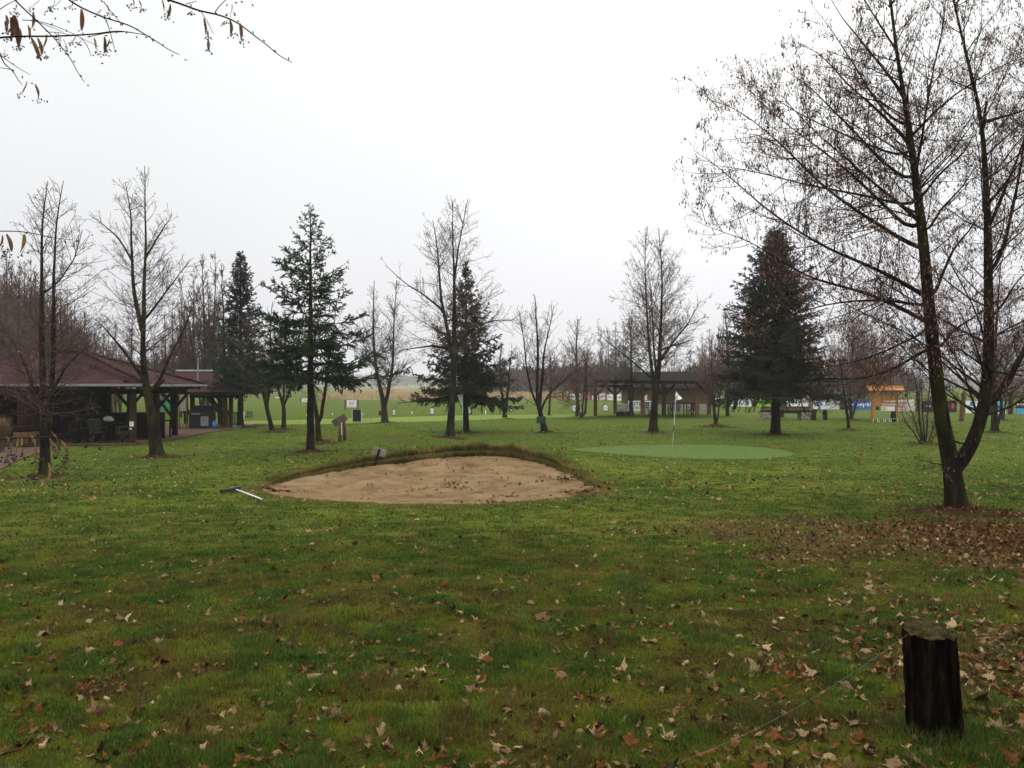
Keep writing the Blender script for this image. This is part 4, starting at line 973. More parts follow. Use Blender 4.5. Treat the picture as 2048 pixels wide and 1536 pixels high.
# posts of the fence
def log_post(px, d, top, wpx, label, m='bark', group='rough log posts of the banner fence', lean=0, z_=None):
    x = (px - CX) / F * d; z0 = Hs(x, d); h = EYE - (top - CY) / F * d - z0; r = wpx / F * d / 2
    root = empty('fence_post', (x, d, z0), label, 'post', group)
    rng = np.random.default_rng(int(px)); n = 9
    pts = [(x + lean * h * t + rng.normal(0, .012), d + rng.normal(0, .01), z0 - .1 + (h + .1) * t) for t in np.linspace(0, 1, n)]
    MB().tube(pts, [r * (1.08 - .16 * t + rng.normal(0, .02)) for t in np.linspace(0, 1, n)], 9).build('log', M[m], root, True)
    return root
for i, (px, top, wp) in enumerate([(1126,783.5,3.2),(1139,783,3),(1152.5,783.5,3),(1167.8,784,3),(1182.6,783.5,3),(1197.8,784,3),(1212.4,785,3),(1231.5,785,3),(1247.2,785,3)]):
    log_post(px, fd(px) + .15, top, wp, 'thin dark log post between the small banners left of the shelter', 'bark_dark', 'log posts of the far fence left of the shelter')
for px, top, wp, lb in [(1380.5,786,4,'log post at the left edge of the banner with two red rings'),(1409.6,787,4,'log post right of the banner with two red rings'),(1426,786,6,'log post behind the twin-stemmed tree right of the shelter'),(1473.3,785,5,'log post between the lime emblem banner and the script banner'),
        (1508.5,784,6,'grey log post left of the lime green banner'),(1621,783,7,'log post left of the AUTO IN banner'),(1685,783,9,'thick dark log post left of the blue banner'),(1836,783,8,'log post left of the long black banner'),(2021,784,8,'reddish log post left of the banner with black top strip'),(1981,786,6,'log post hidden behind the large tree stem')]:
    log_post(px, fd(px) + .2, top, wp, lb, 'wood_grey' if px in (1508.5, 1621) else 'bark')
log_post(1922, 50.2, 785, 9, 'free-standing leaning log post nearer than the fence', 'wood', 'free-standing log posts', lean=.09)
def stump(px, py, top, wpx, label, m='bark_dark', name='stump'):
    g = ground_at(px, py); d = g[1]; r = wpx / F * d / 2; h = EYE - (top - CY) / F * d - g[2]
    root = empty(name, g, label, 'stump', 'low cut logs on the lawn')
    rng = np.random.default_rng(int(px))
    MB().tube([(g[0] + rng.normal(0, .01), d, g[2] - .06 + (h + .06) * t) for t in np.linspace(0, 1, 6)], [r * (1.12 - .12 * t) for t in np.linspace(0, 1, 6)], 11).build('log', M[m], root, True)
    MB().cyl((g[0], d, g[2] + h - .004), r * .93, .008, 11).build('cut_face', M['post_top'], root)
stump(1650, 839.5, 820, 8.5, 'upright dark log stump right of the stone bench', 'bark_moss'); stump(1787, 843.5, 823, 9.5, 'upright dark log stump under the orange board'); stump(1755, 820, 812, 7, 'low stump behind the left post of the orange board')
stump(1054, 808.5, 801, 4, 'small weathered stump far out on the meadow', 'wood_grey'); stump(1470, 818, 806, 5, 'dark short stump at the foot of the script banner post'); stump(1697, 820, 810, 5, 'short dark stump below the left edge of the blue banner')
# ---------------------------------------------------------------- orange board with little roof
g = ground_at(1768, 843); d = g[1]; K = d / F
def X_(px): return (px - CX) * K
def Z_(py): return EYE - (py - CY) * K
root = empty('notice_board', g, 'orange stained slatted board with a small roof on two posts', 'notice board')
for px in (1744.5, 1793): MB().box((X_(px), d, (g[2] - .1 + Z_(778)) / 2), (.13, .13, Z_(778) - g[2] + .1)).build('post', M['wood_orange'], root, bevel=.008)
m = MB()
for i in range(9): 
    y = 787.5 + i * 3.0
    wx = 29 if i in (0, 8) else 26
    m.box((X_(1768.8), d - .1, Z_(y)), (wx * 2 * K, .035, .082))
m.build('slat_panel', M['wood_orange'], root)
m = MB()
for y, x0, x1 in ((802.2, 1767, 1790), (809.3, 1763, 1790)): m.box(((X_(x0) + X_(x1)) / 2, d - .124, Z_(y)), ((x1 - x0) * K, .006, .03))
m.build('white_strip', M['white'], root)
m = MB(); xa, xb = X_(1733), X_(1806); zr = Z_(772.5); ze = Z_(780.5)
m.slab([(xa, d - .42, ze), (xb, d - .42, ze), (xb, d, zr), (xa, d, zr)], .03); m.slab([(xa, d + .003, zr), (xb, d + .003, zr), (xb, d + .42, ze), (xa, d + .42, ze)], .03)
m.build('roof', M['wood_orange'], root); MB().beam((xa - .03, d, zr + .02), (xb + .06, d, zr + .02), .09).build('ridge_board', M['wood_orange'], root)
g2 = ground_at(1772, 844.5); root = empty('bag_rack', g2, 'low white tube rack standing on the grass below the orange board', 'rack')
m = MB()
for px in (1747, 1755, 1758, 1767.5, 1771, 1779, 1782.5, 1795.5): m.tube([((px - CX) / F * g2[1], g2[1], g2[2] - .03), ((px - CX) / F * g2[1], g2[1], g2[2] + .21)], .014, 6)
m.build('upright', M['white'], root)
MB().tube([((1747 - CX) / F * g2[1], g2[1], g2[2] + .215), ((1795.5 - CX) / F * g2[1], g2[1], g2[2] + .215)], .012, 6).build('rail', M['grey'], root)
# stone bench / hearth
g = ground_at(1577, 840); d = g[1]; K = d / F; xa, xb = X_(1524), X_(1626)
root = empty('stone_bench', g, 'long wooden bench on two rubble stone piers behind the big spruce', 'bench')
MB().box((X_(1537.5), d, g[2] + .24), (27 * K, .8, .52)).build('stone_pier', M['stone'], root, bevel=.03)
MB().box((X_(1612), d, g[2] + .24), (27 * K, .8, .52)).build('stone_pier', M['stone'], root, bevel=.03)
MB().box(((xa + xb) / 2, d, g[2] + .57), (xb - xa, .62, .11)).box(((xa + xb) / 2 + .1, d - .3, g[2] + .47), (xb - xa - .5, .09, .07)).build('seat', M['wood_dark'], root, bevel=.01)
MB().box(((xa + xb) / 2, d + .28, g[2] + .80), (xb - xa - .15, .08, .16)).box(((xa + xb) / 2, d + .26, g[2] + .67), (xb - xa - .2, .07, .06)).build('backrest', M['wood'], root, bevel=.01)
MB().tube([(X_(1621), d - .5, g[2]), (X_(1623), d - .42, g[2] + .5), (X_(1624), d - .45, g[2] + .72)], [.17, .15, .16], 9).build('end_log', M['bark'], root, True)
# ---------------------------------------------------------------- distance signs
def dist_sign(px0, px1, yt, yb, d, s, label, wing=True):
    x = ((px0 + px1) / 2 - CX) / F * d; z0 = Hs(x, d); K = d / F; zc = EYE - ((yt + yb) / 2 - CY) * K; w_ = (px1 - px0) * K; h = (yb - yt) * K
    root = empty('distance_sign', (x, d, z0), label, 'sign', 'white distance boards on the driving field')
    MB().box((x, d, zc), (w_, .04, h)).build('board', M['white'], root)
    for sx in (-1, 1): MB().box((x + sx * (w_ / 2 + .12), d + .03, (z0 + zc + h / 2) / 2), (.2, .2, zc + h / 2 - z0 + .1)).build('post', M['wood_grey'], root, bevel=.01)
    if s: text_part(s, w_ * .58, h * .42, (x - w_ * .29, d - .02, zc - h * .12), (1, 0, 0), (0, 0, 1), (0, -1, 0), M['red'], root)
    MB().poly([(x - w_ * .25, d - .026, zc - h * .36), (x + w_ * .25, d - .026, zc - h * .36), (x + w_ * .25, d - .026, zc - h * .29), (x - w_ * .25, d - .026, zc - h * .29)]).build('print', M['pink'], root)
dist_sign(693.5, 713, 800.6, 814.5, 74, '50', 'white board with red number 50 between grey posts')
dist_sign(603.5, 615.5, 796.8, 806, 105, '100', 'white board with red number 100, seen left of the open spruce trunk')
dist_sign(550, 559, 794, 801.5, 135, '150', 'small white board with red number, behind the forked small trees')
dist_sign(514.5, 523, 792, 798, 165, '200', 'farthest small white board with red number, under the dark spruce boughs')
# ---------------------------------------------------------------- white framed bay boards
def bay_board(px, yt, yb, wpx, label, arrow=False):
    g = ground_at(px, yb + 1.5); d = g[1]; K = d / F; w_ = wpx * K; zt = EYE - (yt - CY) * K; zb = EYE - (yb - CY) * K
    root = empty('bay_board', g, label, 'bay board', 'white numbered boards along the tee line', rz=0)
    P = [(-w_ / 2, zb), (w_ / 2, zb), (w_ / 2, zt - .10), (w_ * .25, zt), (-w_ * .25, zt), (-w_ / 2, zt - .10)]
    x = g[0]
    def face(sc_, y0, y1):
        cz = (zt + zb) / 2
        A = [(x + a * sc_, d + y0, cz + (b - cz) * sc_) for a, b in P]; B = [(x + a * sc_, d + y1, cz + (b - cz) * sc_) for a, b in P]
        n = len(P); return MB().add(A + B, [tuple(range(n)), tuple(range(2 * n - 1, n - 1, -1))] + [(i, n + i, n + (i + 1) % n, (i + 1) % n) for i in range(n)])
    face(1, 0, .05).build('frame', M['black'], root); face(.82, -.012, -.003).build('panel', M['white'], root)
    m = MB()
    for k in range(3): m.box((x, d - .016, zb + (zt - zb) * (.3 + .16 * k)), (w_ * (.28 + .08 * (k % 2)), .006, .03))
    m.build('print', M['print_grey'], root)
    for s in (-1, 1): MB().box((x + s * w_ * .42, d + .025, (g[2] + zb) / 2 - .03), (.03, .03, abs(zb - g[2]) + .1)).build('foot', M['black'], root)
    return root
for px, yt, yb, wp, lb in [(788,818,831,5,'bay board right of the dark green tee sign'),(864,814.5,829,8,'bay board left of the tall bare tree'),(939,813,827,6.5,'bay board right of the middle spruce trunk'),(1021,810.5,823.5,5.5,'bay board seen through the slim double-stemmed tree'),
    (1076,815,823.5,4,'narrow bay board left of the many-limbed tree'),(1083.5,815.5,824,3,'narrow bay board right of the many-limbed tree fork'),(1149,809,823.5,11,'wide bay board left of the reddish bush'),(1211,808.5,822.5,10,'wide bay board between the first two shelter posts'),(1228.5,806,815,5,'small bay board behind the second shelter post')]:
    bay_board(px, yt, yb, wp, 'white ' + lb if 'white' not in lb else lb)
def stake(px, yt, yb, w, m, label, name='stake', cat='stake', group='white markers on the lawn'):
    g = ground_at(px, yb); K = g[1] / F; h = (yb - yt) * K
    root = empty(name, g, label, cat, group); r = w * K / 2
    MB().cyl((g[0], g[1], g[2] - .05), r, h * .8 + .05, 8).build('body', m, root); MB().cyl((g[0], g[1], g[2] + h * .8), r * 1.05, h * .2, 8, r * .3).build('cap', m, root)
stake(1156.5,818,826,2.8,M['offwhite'],'cream coloured marker stake, left one before the reddish bush'); stake(1162,818,826,2.4,M['white'],'white marker stake, right one before the reddish bush')
stake(665,826,830,2,M['white'],'tiny white marker right of the forked tree and open spruce'); stake(824,823,828,2,M['white'],'tiny white marker between two white boards left of the tall tree'); stake(971,820,829,2,M['white'],'tiny white marker between the middle spruce and slim tree'); stake(613.5,827,833,2,M['white'],'tiny white marker just left of the open spruce trunk')
stake(487.5,822,840,2,M['white'],'thin white marker beside the dark spruce trunk'); stake(908,820,829,1.6,M['white'],'tiny white marker between tall tree and middle spruce trunks')
# green sign posts
def small_sign(x0, x1, yt, yb, ypost, pxp, label):
    g = ground_at(pxp, ypost); d = g[1]; K = d / F
    root = empty('tee_sign', g, label, 'sign', 'dark green signs on posts')
    MB().box((((x0 + x1) / 2 - CX) * K, d - .03, EYE - ((yt + yb) / 2 - CY) * K), ((x1 - x0) * K, .03, (yb - yt) * K)).build('board', M['dkgreen'], root, bevel=.006)
    MB().box(((pxp - CX) * K, d, (g[2] - .1 + EYE - (yt + 2 - CY) * K) / 2), (.05, .05, EYE - (yt + 2 - CY) * K - g[2] + .1)).build('post', M['dkgreen'], root)
small_sign(757.5, 766, 822, 831, 844, 763.5, 'dark green tee sign left of the forked bare tree'); small_sign(1073, 1091.5, 833, 846.5, 866, 1081.5, 'wide dark green sign before the many-limbed leaning tree')
# black bag stand
g = ground_at(714.5, 846); d = g[1]; K = d / F
root = empty('ball_dispenser', g, 'tall black box with white side rails behind the grassy hump', 'dispenser')
MB().box(((714.5 - CX) * K, d, EYE - (831 - CY) * K), (16.5 * K, .35, 24 * K)).build('cabinet', M['black'], root, bevel=.02)
for px in (705.4, 723.8): MB().tube([((px - CX) * K, d - .12, g[2] - .05), ((px - CX) * K, d - .12, EYE - (820 - CY) * K)], .02, 6).build('rail', M['white'], root)
MB().box(((726 - CX) * K, d, EYE - (828.5 - CY) * K), (3 * K, .1, 3.5 * K)).build('handle', M['offwhite'], root)
root = empty('wire_hoops', ground_at(738, 846), 'row of thin dark wire hoops beside the tall black box', 'hoops'); g = ground_at(738, 846); m = MB()
for px in (729, 732, 741, 744): m.tube([((px - CX) * K, d, g[2] - .05), ((px - CX) * K, d, EYE - (836.5 - CY) * K)], .01, 5)
m.beam(((729 - CX) * K, d, EYE - (836.5 - CY) * K), ((744 - CX) * K, d, EYE - (836.5 - CY) * K), .012); m.build('wire', M['grey'], root)
# small far slatted bench by the terrace
g = ground_at(499, 837); d = g[1]; K = d / F; root = empty('garden_chair', g, 'dark slatted garden chair standing on the meadow behind the dark spruce', 'chair', 'dark slatted garden chairs')
m = MB()
for i in range(5): m.box((X_(499.3), d, Z_(823 + i * 2.2)), (9 * K, .03, .035))
m.build('backrest', M['black'], root); MB().box((X_(499.3), d - .22, Z_(832.5)), (9.6 * K, .45, .04)).build('seat', M['black'], root)
for px in (494.6, 504): MB().box((X_(px), d + .01, (g[2] + Z_(822)) / 2), (.04, .04, Z_(822) - g[2])).build('leg', M['black'], root); MB().box((X_(px), d - .42, (g[2] + Z_(832.5)) / 2), (.04, .04, Z_(832.5) - g[2])).build('leg', M['black'], root)
# red mower and beige pole far out
g = ground_at(1004, 805); d = g[1]; K = d / F; root = empty('lawn_mower', g, 'small red riding mower far out at the reed edge', 'mower')
MB().box((X_(1000), d, g[2] + .28), (12 * K, .7, .28)).box((X_(996), d, g[2] + .46), (5 * K, .5, .16)).build('body', M['pink'], root, bevel=.05)
MB().box((X_(1011), d, g[2] + .25), (7 * K, .6, .16)).build('deck', M['red'], root, bevel=.04)
for px in (995, 1004, 1014): MB().tube([(X_(px), d - .36, g[2] + .17), (X_(px), d - .28, g[2] + .17)], .17, 12).build('wheel', M['offwhite'] if px == 1014 else M['black'], root)
d = 118; K = d / F; x = X_(1009.5); z0 = Hs(x, d); root = empty('marker_pole', (x, d, z0), 'pale beige pole standing behind the red mower', 'pole')
MB().tube([(x, d, z0 - .1), (x, d, Z_(781))], [.12, .06], 7).build('pole', M['offwhite'], root, True); MB().ball((x, d, Z_(779)), .16, 7, 5).build('top', M['offwhite'], root)
# wooden trough stand
g = ground_at(683, 882); d = g[1]; K = d / F; root = empty('wooden_stand', g, 'weathered wooden stand with slanted top between spruce and grassy hump', 'stand')
MB().tube([(X_(679.5), d, g[2] - .1), (X_(680.5), d, g[2] + .45), (X_(683.5), d, Z_(843))], [.075, .065, .06], 8).build('leg', M['wood_grey'], root, True)
MB().tube([(X_(688.5), d + .15, g[2] - .1), (X_(687.5), d + .15, g[2] + .45), (X_(686), d + .12, Z_(839))], [.07, .06, .055], 8).build('leg', M['wood_red'], root, True)
A = Vector((X_(668), d - .12, Z_(848))); B = Vector((X_(691.5), d + .05, Z_(832.5))); q = (B - A).normalized()
MB().beam(A, B, .10, .30).build('slanted_top', M['wood_grey'], root, bevel=.02)
MB().box((X_(684), d - .075, Z_(857)), (.035, .01, .5)).build('pale_strip', M['offwhite'], root)
# bunker sign (seen from behind, tilted)
bs = ground_at(748, 938); d = bs[1]; K = d / F; bs[2] = float(H(bs[0:1], bs[1:2])[0]) if True else 0
root = empty('bunker_sign', bs, 'tilted pale board on a short leaning post at the bunker lip', 'sign')
MB().beam((X_(746.5), d, Z_(938) - .05), (X_(759), d, Z_(898)), .05).build('post', M['wood_dark'], root)
R3 = Matrix.Rotation(math.radians(-17), 3, 'Y').inverted()
MB().box((X_(757.5), d + .04, Z_(904)), (28 * K, .025, 15 * K), rot=Matrix.Rotation(math.radians(17), 3, 'Y')).build('board', M['concrete'], root, bevel=.008)
# rake
a = ground_at(472, 985); b_ = ground_at(524, 1003); h1 = ground_at(442, 990); h2 = ground_at(480, 983)
root = empty('bunker_rake', a, 'bunker rake lying on the grass left of the sand', 'rake')
MB().tube([a + (0, 0, .06), (a + b_) / 2 + (0, 0, .055), b_ + (0, 0, .04)], .012, 8).build('handle', M['white'], root, True)
hd = MB().beam(h1 + (0, 0, .075), h2 + (0, 0, .075), .05, .06)
hd.build('head', M['black'], root, bevel=.008)
m = MB()
for t in np.linspace(.03, .97, 13):
    p = h1 * (1 - t) + h2 * t + np.array([0, 0, .05]); m.tube([p, p - (0, .01, .05)], [.008, .004], 5)
m.build('teeth', M['black'], root)
# flags
def flag(px, ybase, ytop, P, label, d=None, cloth='offwhite'):
    g = ground_at(px, ybase) if d is None else W(px, ybase, d); d = g[1]; K = d / F
    if ybase < 0: pass
    root = empty('golf_flag', g, label, 'flag')
    MB().tube([(g[0], d, g[2] - .05), (g[0] + (P[0][0] - px) * K, d, Z2(ytop, K))], [.009, .007], 6).build('pole', M['offwhite'], root, True)
    n = len(P); A = [((p[0] - CX) * K, d - .01 + .10 * math.sin(i * 1.9), Z2(p[1], K)) for i, p in enumerate(P)]; B = [(x, y + .004, z) for x, y, z in A]
    c = (sum(p[0] for p in A) / n, d + .05, sum(p[2] for p in A) / n); c2 = (c[0], c[1] + .004, c[2])
    MB().add(A + [c] + B + [c2], [(i, (i + 1) % n, n) for i in range(n)] + [(n + 1 + (i + 1) % n, n + 1 + i, 2 * n + 1) for i in range(n)]).build('cloth', M[cloth], root, True)
    return root, d, K
def Z2(py, K): return EYE - (py - CY) * K
r_, d, K = flag(1344, 905, 783, [(1352.5,783),(1358,789),(1364,797),(1359,799),(1352,801),(1347.5,804),(1350,797),(1351,790)], 'white golf flag on a thin pole on the putting green')
MB().tube([((1347.5 - CX) * K, d - .004, Z2(850, K)), ((1346.9 - CX) * K, d - .004, Z2(863, K))], .014, 6).build('dark_band', M['black'], r_)
MB().poly([((1351.2 - CX) * K, d - .16, Z2(791, K)), ((1350.8 - CX) * K, d - .16, Z2(796, K)), ((1353 - CX) * K, d - .16, Z2(793, K))]).build('print', M['red'], r_)
flag(925.5, 868, 788, [(925.5,787),(925.5,800),(925,814),(920,803),(914,791),(919,788)], 'white triangular golf flag hanging between tall tree and middle spruce trunks', cloth='offwhite')
# ---------------------------------------------------------------- foreground post and cord
g = ground_at(1866, 1476); d = g[1]; K = d / F
root = empty('wooden_post', g, 'thick rotten dark wooden stump post in the leaf litter at the lower right', 'post')
rng = np.random.default_rng(5)
xa = X_(1812); xb = X_(1905); zt = Z_(1262); xb0 = X_(1822); xb1 = X_(1922); n = 40; rows = 22; grv = rng.normal(0, .035, 40) - .10 * (rng.random(40) < .15)
prof = []   # cross-section: a split half-round log, flat at right front
for k in range(n):
    a = 2 * math.pi * k / n; rr = 1 + rng.normal(0, .015); prof.append((math.cos(a) * rr, math.sin(a) * rr * .88))
prof[0] = (1.10, -.05); prof[-1] = (1.12, -.2); prof[-2] = (1.08, -.38); prof[-3] = (1.0, -.55); prof[-4] = (.86, -.75); prof[-5] = (.66, -.95)
V = []; Fc = []
for j in range(rows):
    t = j / (rows - 1); L_ = xb0 * (1 - t) + xa * t; R_ = xb1 * (1 - t) + xb * t; c = (L_ + R_) / 2; r = (R_ - L_) / 2; z = g[2] - .08 + (zt - g[2] + .08) * t
    for k, (a, b_) in enumerate(prof):
        w_ = 1 + .05 * math.sin(k * 2.7 + t * 3) + grv[k] + .012 * rng.normal()
        top = 0 if j < rows - 1 else (.022 * b_ + rng.normal(0, .003))
        V.append((c + a * r * w_, d + .02 + b_ * r * w_, z + top))
for j in range(rows - 1):
    for k in range(n): Fc.append((j * n + k, j * n + (k + 1) % n, (j + 1) * n + (k + 1) % n, (j + 1) * n + k))
MB().add(V, Fc).build('log', M['post'], root, False)
ring = V[-n:]; cc = (sum(p[0] for p in ring) / n, sum(p[1] for p in ring) / n, sum(p[2] for p in ring) / n + .004)
inner = [tuple(cc[i] + (p[i] - cc[i]) * .55 + (.005 if i == 2 else 0) for i in range(3)) for p in ring]
MB().add(ring + inner + [cc], [(i, (i + 1) % n, n + (i + 1) % n, n + i) for i in range(n)] + [(n + i, n + (i + 1) % n, 2 * n) for i in range(n)]).build('cut_top', M['post_top'], root)
pa = np.array([xa + .004, d - .01, zt - .012]); e = ground_at(1335, 1560); pts = [pa * (1 - t) + (e + (0, 0, .05)) * t - np.array([0, 0, .05 * math.sin(math.pi * t)]) for t in np.linspace(0, 1, 14)]
o = MB().tube(pts, .0004, 5).build('string', M['grey'], None, True); tag(o, 'thin pale string running from the rotten post down to the left', 'string')
# ---------------------------------------------------------------- timber shelter (right of centre)
def brace(m, x, y, z, dx, dy, L_, w=.1): m.beam((x, y, z - L_), (x + dx * L_, y + dy * L_, z), w)
SX = lambda px, d: (px - CX) / F * d
g = np.array([9.5, 57.5, Hs(9.5, 57.5)])
root = empty('timber_shelter', g, 'open timber shelter with low dark roof on braced brown posts', 'shelter')
gz = g[2]; DF, DB = 55.3, 61.2
posts = [(1190.5, 58.2), (1285, 55.8), (1394, 55.3), (1230, 62.2), (1327, 60.6), (1418, 60.8)]
ZE = 1.6 + (769 - 764) / F * 55.5; ZR = 1.6 + (769 - 743.5) / F * 58.4
for px, d in posts:
    x = SX(px, d); z0 = Hs(x, d)
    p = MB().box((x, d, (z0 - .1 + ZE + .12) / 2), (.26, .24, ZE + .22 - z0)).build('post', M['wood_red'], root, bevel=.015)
    m = MB()
    for s in (-1, 1):
        if (px > 1415 and s > 0): continue
        m.beam((x + s * .1, d, ZE - .95), (x + s * .9, d, ZE - .08), .13)
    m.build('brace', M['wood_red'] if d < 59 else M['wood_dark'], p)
XL, XR = SX(1196, 58), SX(1424, 56.5)
for y, nm in ((55.5, 0), (61.3, 1)):
    x0 = SX(1188, 58) if nm == 0 else SX(1222, 62); x1 = SX(1432, 56) if nm == 0 else SX(1432, 60)
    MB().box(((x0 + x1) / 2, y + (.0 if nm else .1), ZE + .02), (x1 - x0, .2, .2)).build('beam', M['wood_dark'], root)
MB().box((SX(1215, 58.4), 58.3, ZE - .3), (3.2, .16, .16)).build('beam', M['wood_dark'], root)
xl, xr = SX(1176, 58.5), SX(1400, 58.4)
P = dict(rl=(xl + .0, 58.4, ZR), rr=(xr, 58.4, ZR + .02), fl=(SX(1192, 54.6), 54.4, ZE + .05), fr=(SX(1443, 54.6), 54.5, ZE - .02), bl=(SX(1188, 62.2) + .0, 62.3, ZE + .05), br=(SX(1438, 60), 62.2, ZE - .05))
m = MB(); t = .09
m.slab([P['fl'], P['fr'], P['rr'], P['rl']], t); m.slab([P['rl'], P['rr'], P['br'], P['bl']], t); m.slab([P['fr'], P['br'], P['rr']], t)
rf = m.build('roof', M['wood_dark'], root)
m = MB()
for k in range(20):
    x = P['fl'][0] + .3 + k * (P['fr'][0] - P['fl'][0] - 1.0) / 19; xr_ = x + (k > 15) * -0.3
    m.beam((x, 54.45, ZE - .06), (min(xr_, xr), 58.35, ZR - .16), .09, .12)
m.build('rafter', M['wood'], rf)
m = MB(); m.beam(P['fl'], P['fr'], .05, .16); m.beam(P['rl'], P['fl'], .05, .16); m.beam(P['fr'], P['br'], .05, .16)
m.build('fascia', M['wood_dark'], rf)
# shed behind
d = 71; x0, x1 = SX(1256, d), SX(1423, d + 1); z0 = Hs(x0, d) - .05; zt = EYE - (775 - CY) / F * d
root = empty('shed', ((x0 + x1) / 2, d, z0), 'brown walled low shed with grey base behind the shelter', 'shed')
MB().box(((x0 + x1) / 2, d + 2.2, (z0 + .62 + zt) / 2), (x1 - x0, 4.2, zt - z0 - .62)).build('wall', M['plaster'], root)
MB().box(((x0 + x1) / 2, d + 2.2, z0 + .3), (x1 - x0 + .14, 4.34, .62)).build('base', M['concrete'], root)
xm = (x0 + x1) / 2
m = MB(); m.slab([(x0 - .5, d - .5, zt - .02), (x1 + .4, d - .5, zt - .02), (x1 - .6, d + 2.2, zt + .75), (x0 + .6, d + 2.2, zt + .75)], .1); m.slab([(x0 + .6, d + 2.2, zt + .75), (x1 - .6, d + 2.2, zt + .75), (x1 + .4, d + 4.9, zt - .02), (x0 - .5, d + 4.9, zt - .02)], .1)
m.slab([(x1 + .4, d - .5, zt - .02), (x1 + .4, d + 4.9, zt - .02), (x1 - .6, d + 2.2, zt + .75)], .1); m.slab([(x0 - .5, d + 4.9, zt - .02), (x0 - .5, d - .5, zt - .02), (x0 + .6, d + 2.2, zt + .75)], .1); m.build('roof', M['wood_dark'], root)
MB().box((x0 + .25, d - .06, (z0 + zt) / 2), (.5, .08, zt - z0)).build('corner_board', M['wood_dark'], root)
m = MB(); dx = SX(1303, d); m.box((dx, d - .05, z0 + .95), (.8, .08, 1.8)); m.build('door', M['wood_red'], root)
wn = MB().box((SX(1292, d), d - .05, zt - .85), (.42, .08, .55)).build('window', M['offwhite'], root)
# INTERSE board
d = 65; root = empty('sponsor_board', (SX(1288, d), d, Hs(SX(1288, d), d)), 'large white board with dark blue capitals under the shelter', 'board')
xa, xb = SX(1256.5, d), SX(1304, d); za, zb = EYE - (822 - CY) / F * d, EYE - (801.5 - CY) / F * d
MB().box(((xa + xb) / 2, d, (za + zb) / 2), (xb - xa, .05, zb - za)).build('panel', M['offwhite'], root)
text_part('INTERSE', (1301 - 1259.5) / F * d, (zb - za) * .36, (SX(1259.5, d), d - .025, zb - (zb - za) * .47), (1, 0, 0), (0, 0, 1), (0, -1, 0), M['navy'], root)
text_part('UTILITY', (1290 - 1262) / F * d, (zb - za) * .2, (SX(1262, d), d - .025, za + (zb - za) * .22), (1, 0, 0), (0, 0, 1), (0, -1, 0), M['print_grey'], root)
for x in (xa + .1, xb - .1): MB().box((x, d + .06, za - .1), (.07, .07, 1.0)).build('leg', M['grey'], root)
# metal rack and black crates
d = 58.6; K = d / F
for i, px in enumerate((1240, 1258.5)):
    x = X_(px); z0 = Hs(x, d); root = empty('bag_stand', (x, d, z0), ('left' if i == 0 else 'right') + ' low grey metal rack with dark crate base under the shelter', 'rack', 'metal racks under the shelter')
    MB().box((x, d, z0 + .17), (16.5 * K, .5, .33)).build('crate', M['black'], root, bevel=.02)
    m = MB()
    for q in range(6): xx = x + (q - 2.5) * 3.2 * K; m.tube([(xx, d, z0 + .3), (xx, d, z0 + .76)], .017, 6)
    m.tube([(x - 8.2 * K, d, z0 + .77), (x + 8.2 * K, d, z0 + .77)], .02, 6); m.build('rail', M['grey'], root)
# high table group under the shelter
def table(px, d, w, dd, h, label, m1, group=None, name='table', rz=0, stone=False):
    x = SX(px, d); z0 = Hs(x, d); root = empty(name, (x, d, z0), label, 'table', group)
    c, s = math.cos(rz), math.sin(rz)
    MB().box((x, d, z0 + h - .025), (w, dd, .05), rz=rz).build('tabletop', m1, root, bevel=.008)
    for a in (-1, 1):
        for b in (-1, 1):
            ox, oy = a * (w / 2 - .08), b * (dd / 2 - .08); MB().box((x + ox * c - oy * s, d + ox * s + oy * c, z0 + (h - .05) / 2), (.06, .06, h - .05), rz=rz).build('leg', m1, root)
    return root
def chair(px, d, label, m1, rz=0, group=None, h=.9, folding=False, x=None):
    x = SX(px, d) if x is None else x; z0 = Hs(x, d); root = empty('garden_chair', (x, d, z0), label, 'chair', group, rz=rz)
    def L(a, b, z): 
        c, s = math.cos(rz), math.sin(rz); return (x + a * c - b * s, d + a * s + b * c, z0 + z)
    MB().box(L(0, 0, .44), (.46, .44, .04), rz=rz).build('seat', m1, root, bevel=.006)
    m = MB()
    for k in range(6): m.beam(L(-.2 + .08 * k, .2, .46), L(-.2 + .08 * k, .29, h), .045, .015)
    m.beam(L(-.24, .29, h), L(.24, .29, h), .05); m.build('backrest', m1, root)
    if folding:
        for s_ in (-1, 1):
            MB().beam(L(s_ * .22, -.24, 0), L(s_ * .22, .20, .46), .035).build('leg', m1, root); MB().beam(L(s_ * .19, .26, 0), L(s_ * .19, -.2, .44), .035).build('leg', m1, root)
    else:
        for a in (-1, 1):
            for b in (-1, 1): MB().beam(L(a * .2, b * .19, 0), L(a * .2, b * .19, .43), .045).build('leg', m1, root)
    m = MB()
    for s_ in (-1, 1): m.beam(L(s_ * .25, -.2, .64), L(s_ * .25, .24, .66), .04); m.beam(L(s_ * .25, -.18, .44), L(s_ * .25, -.18, .64), .035)
    m.build('armrest', m1, root)
    return root
table(1352, 57.2, 1.5, .8, 1.05, 'tall dark table at the right under the shelter', M['black'], 'dark tables under the shelter', rz=.1)
table(1364, 59.6, 1.7, .8, .95, 'second dark table behind the tall table under the shelter', M['wood_dark'], 'dark tables under the shelter')
chair(1298, 58.0, 'black chair left of the tall bare tree trunk under the shelter', M['black'], .5, 'dark garden chairs under the shelter', 1.0)
chair(1344, 55.6, 'dark chair pushed to the tall table, nearest the putting green', M['dkgreen'], math.pi, 'dark garden chairs under the shelter', 1.0)
chair(1352, 56.0, 'dark chair between the tall table and its neighbour chair', M['black'], math.pi + .2, 'dark garden chairs under the shelter', 1.0)
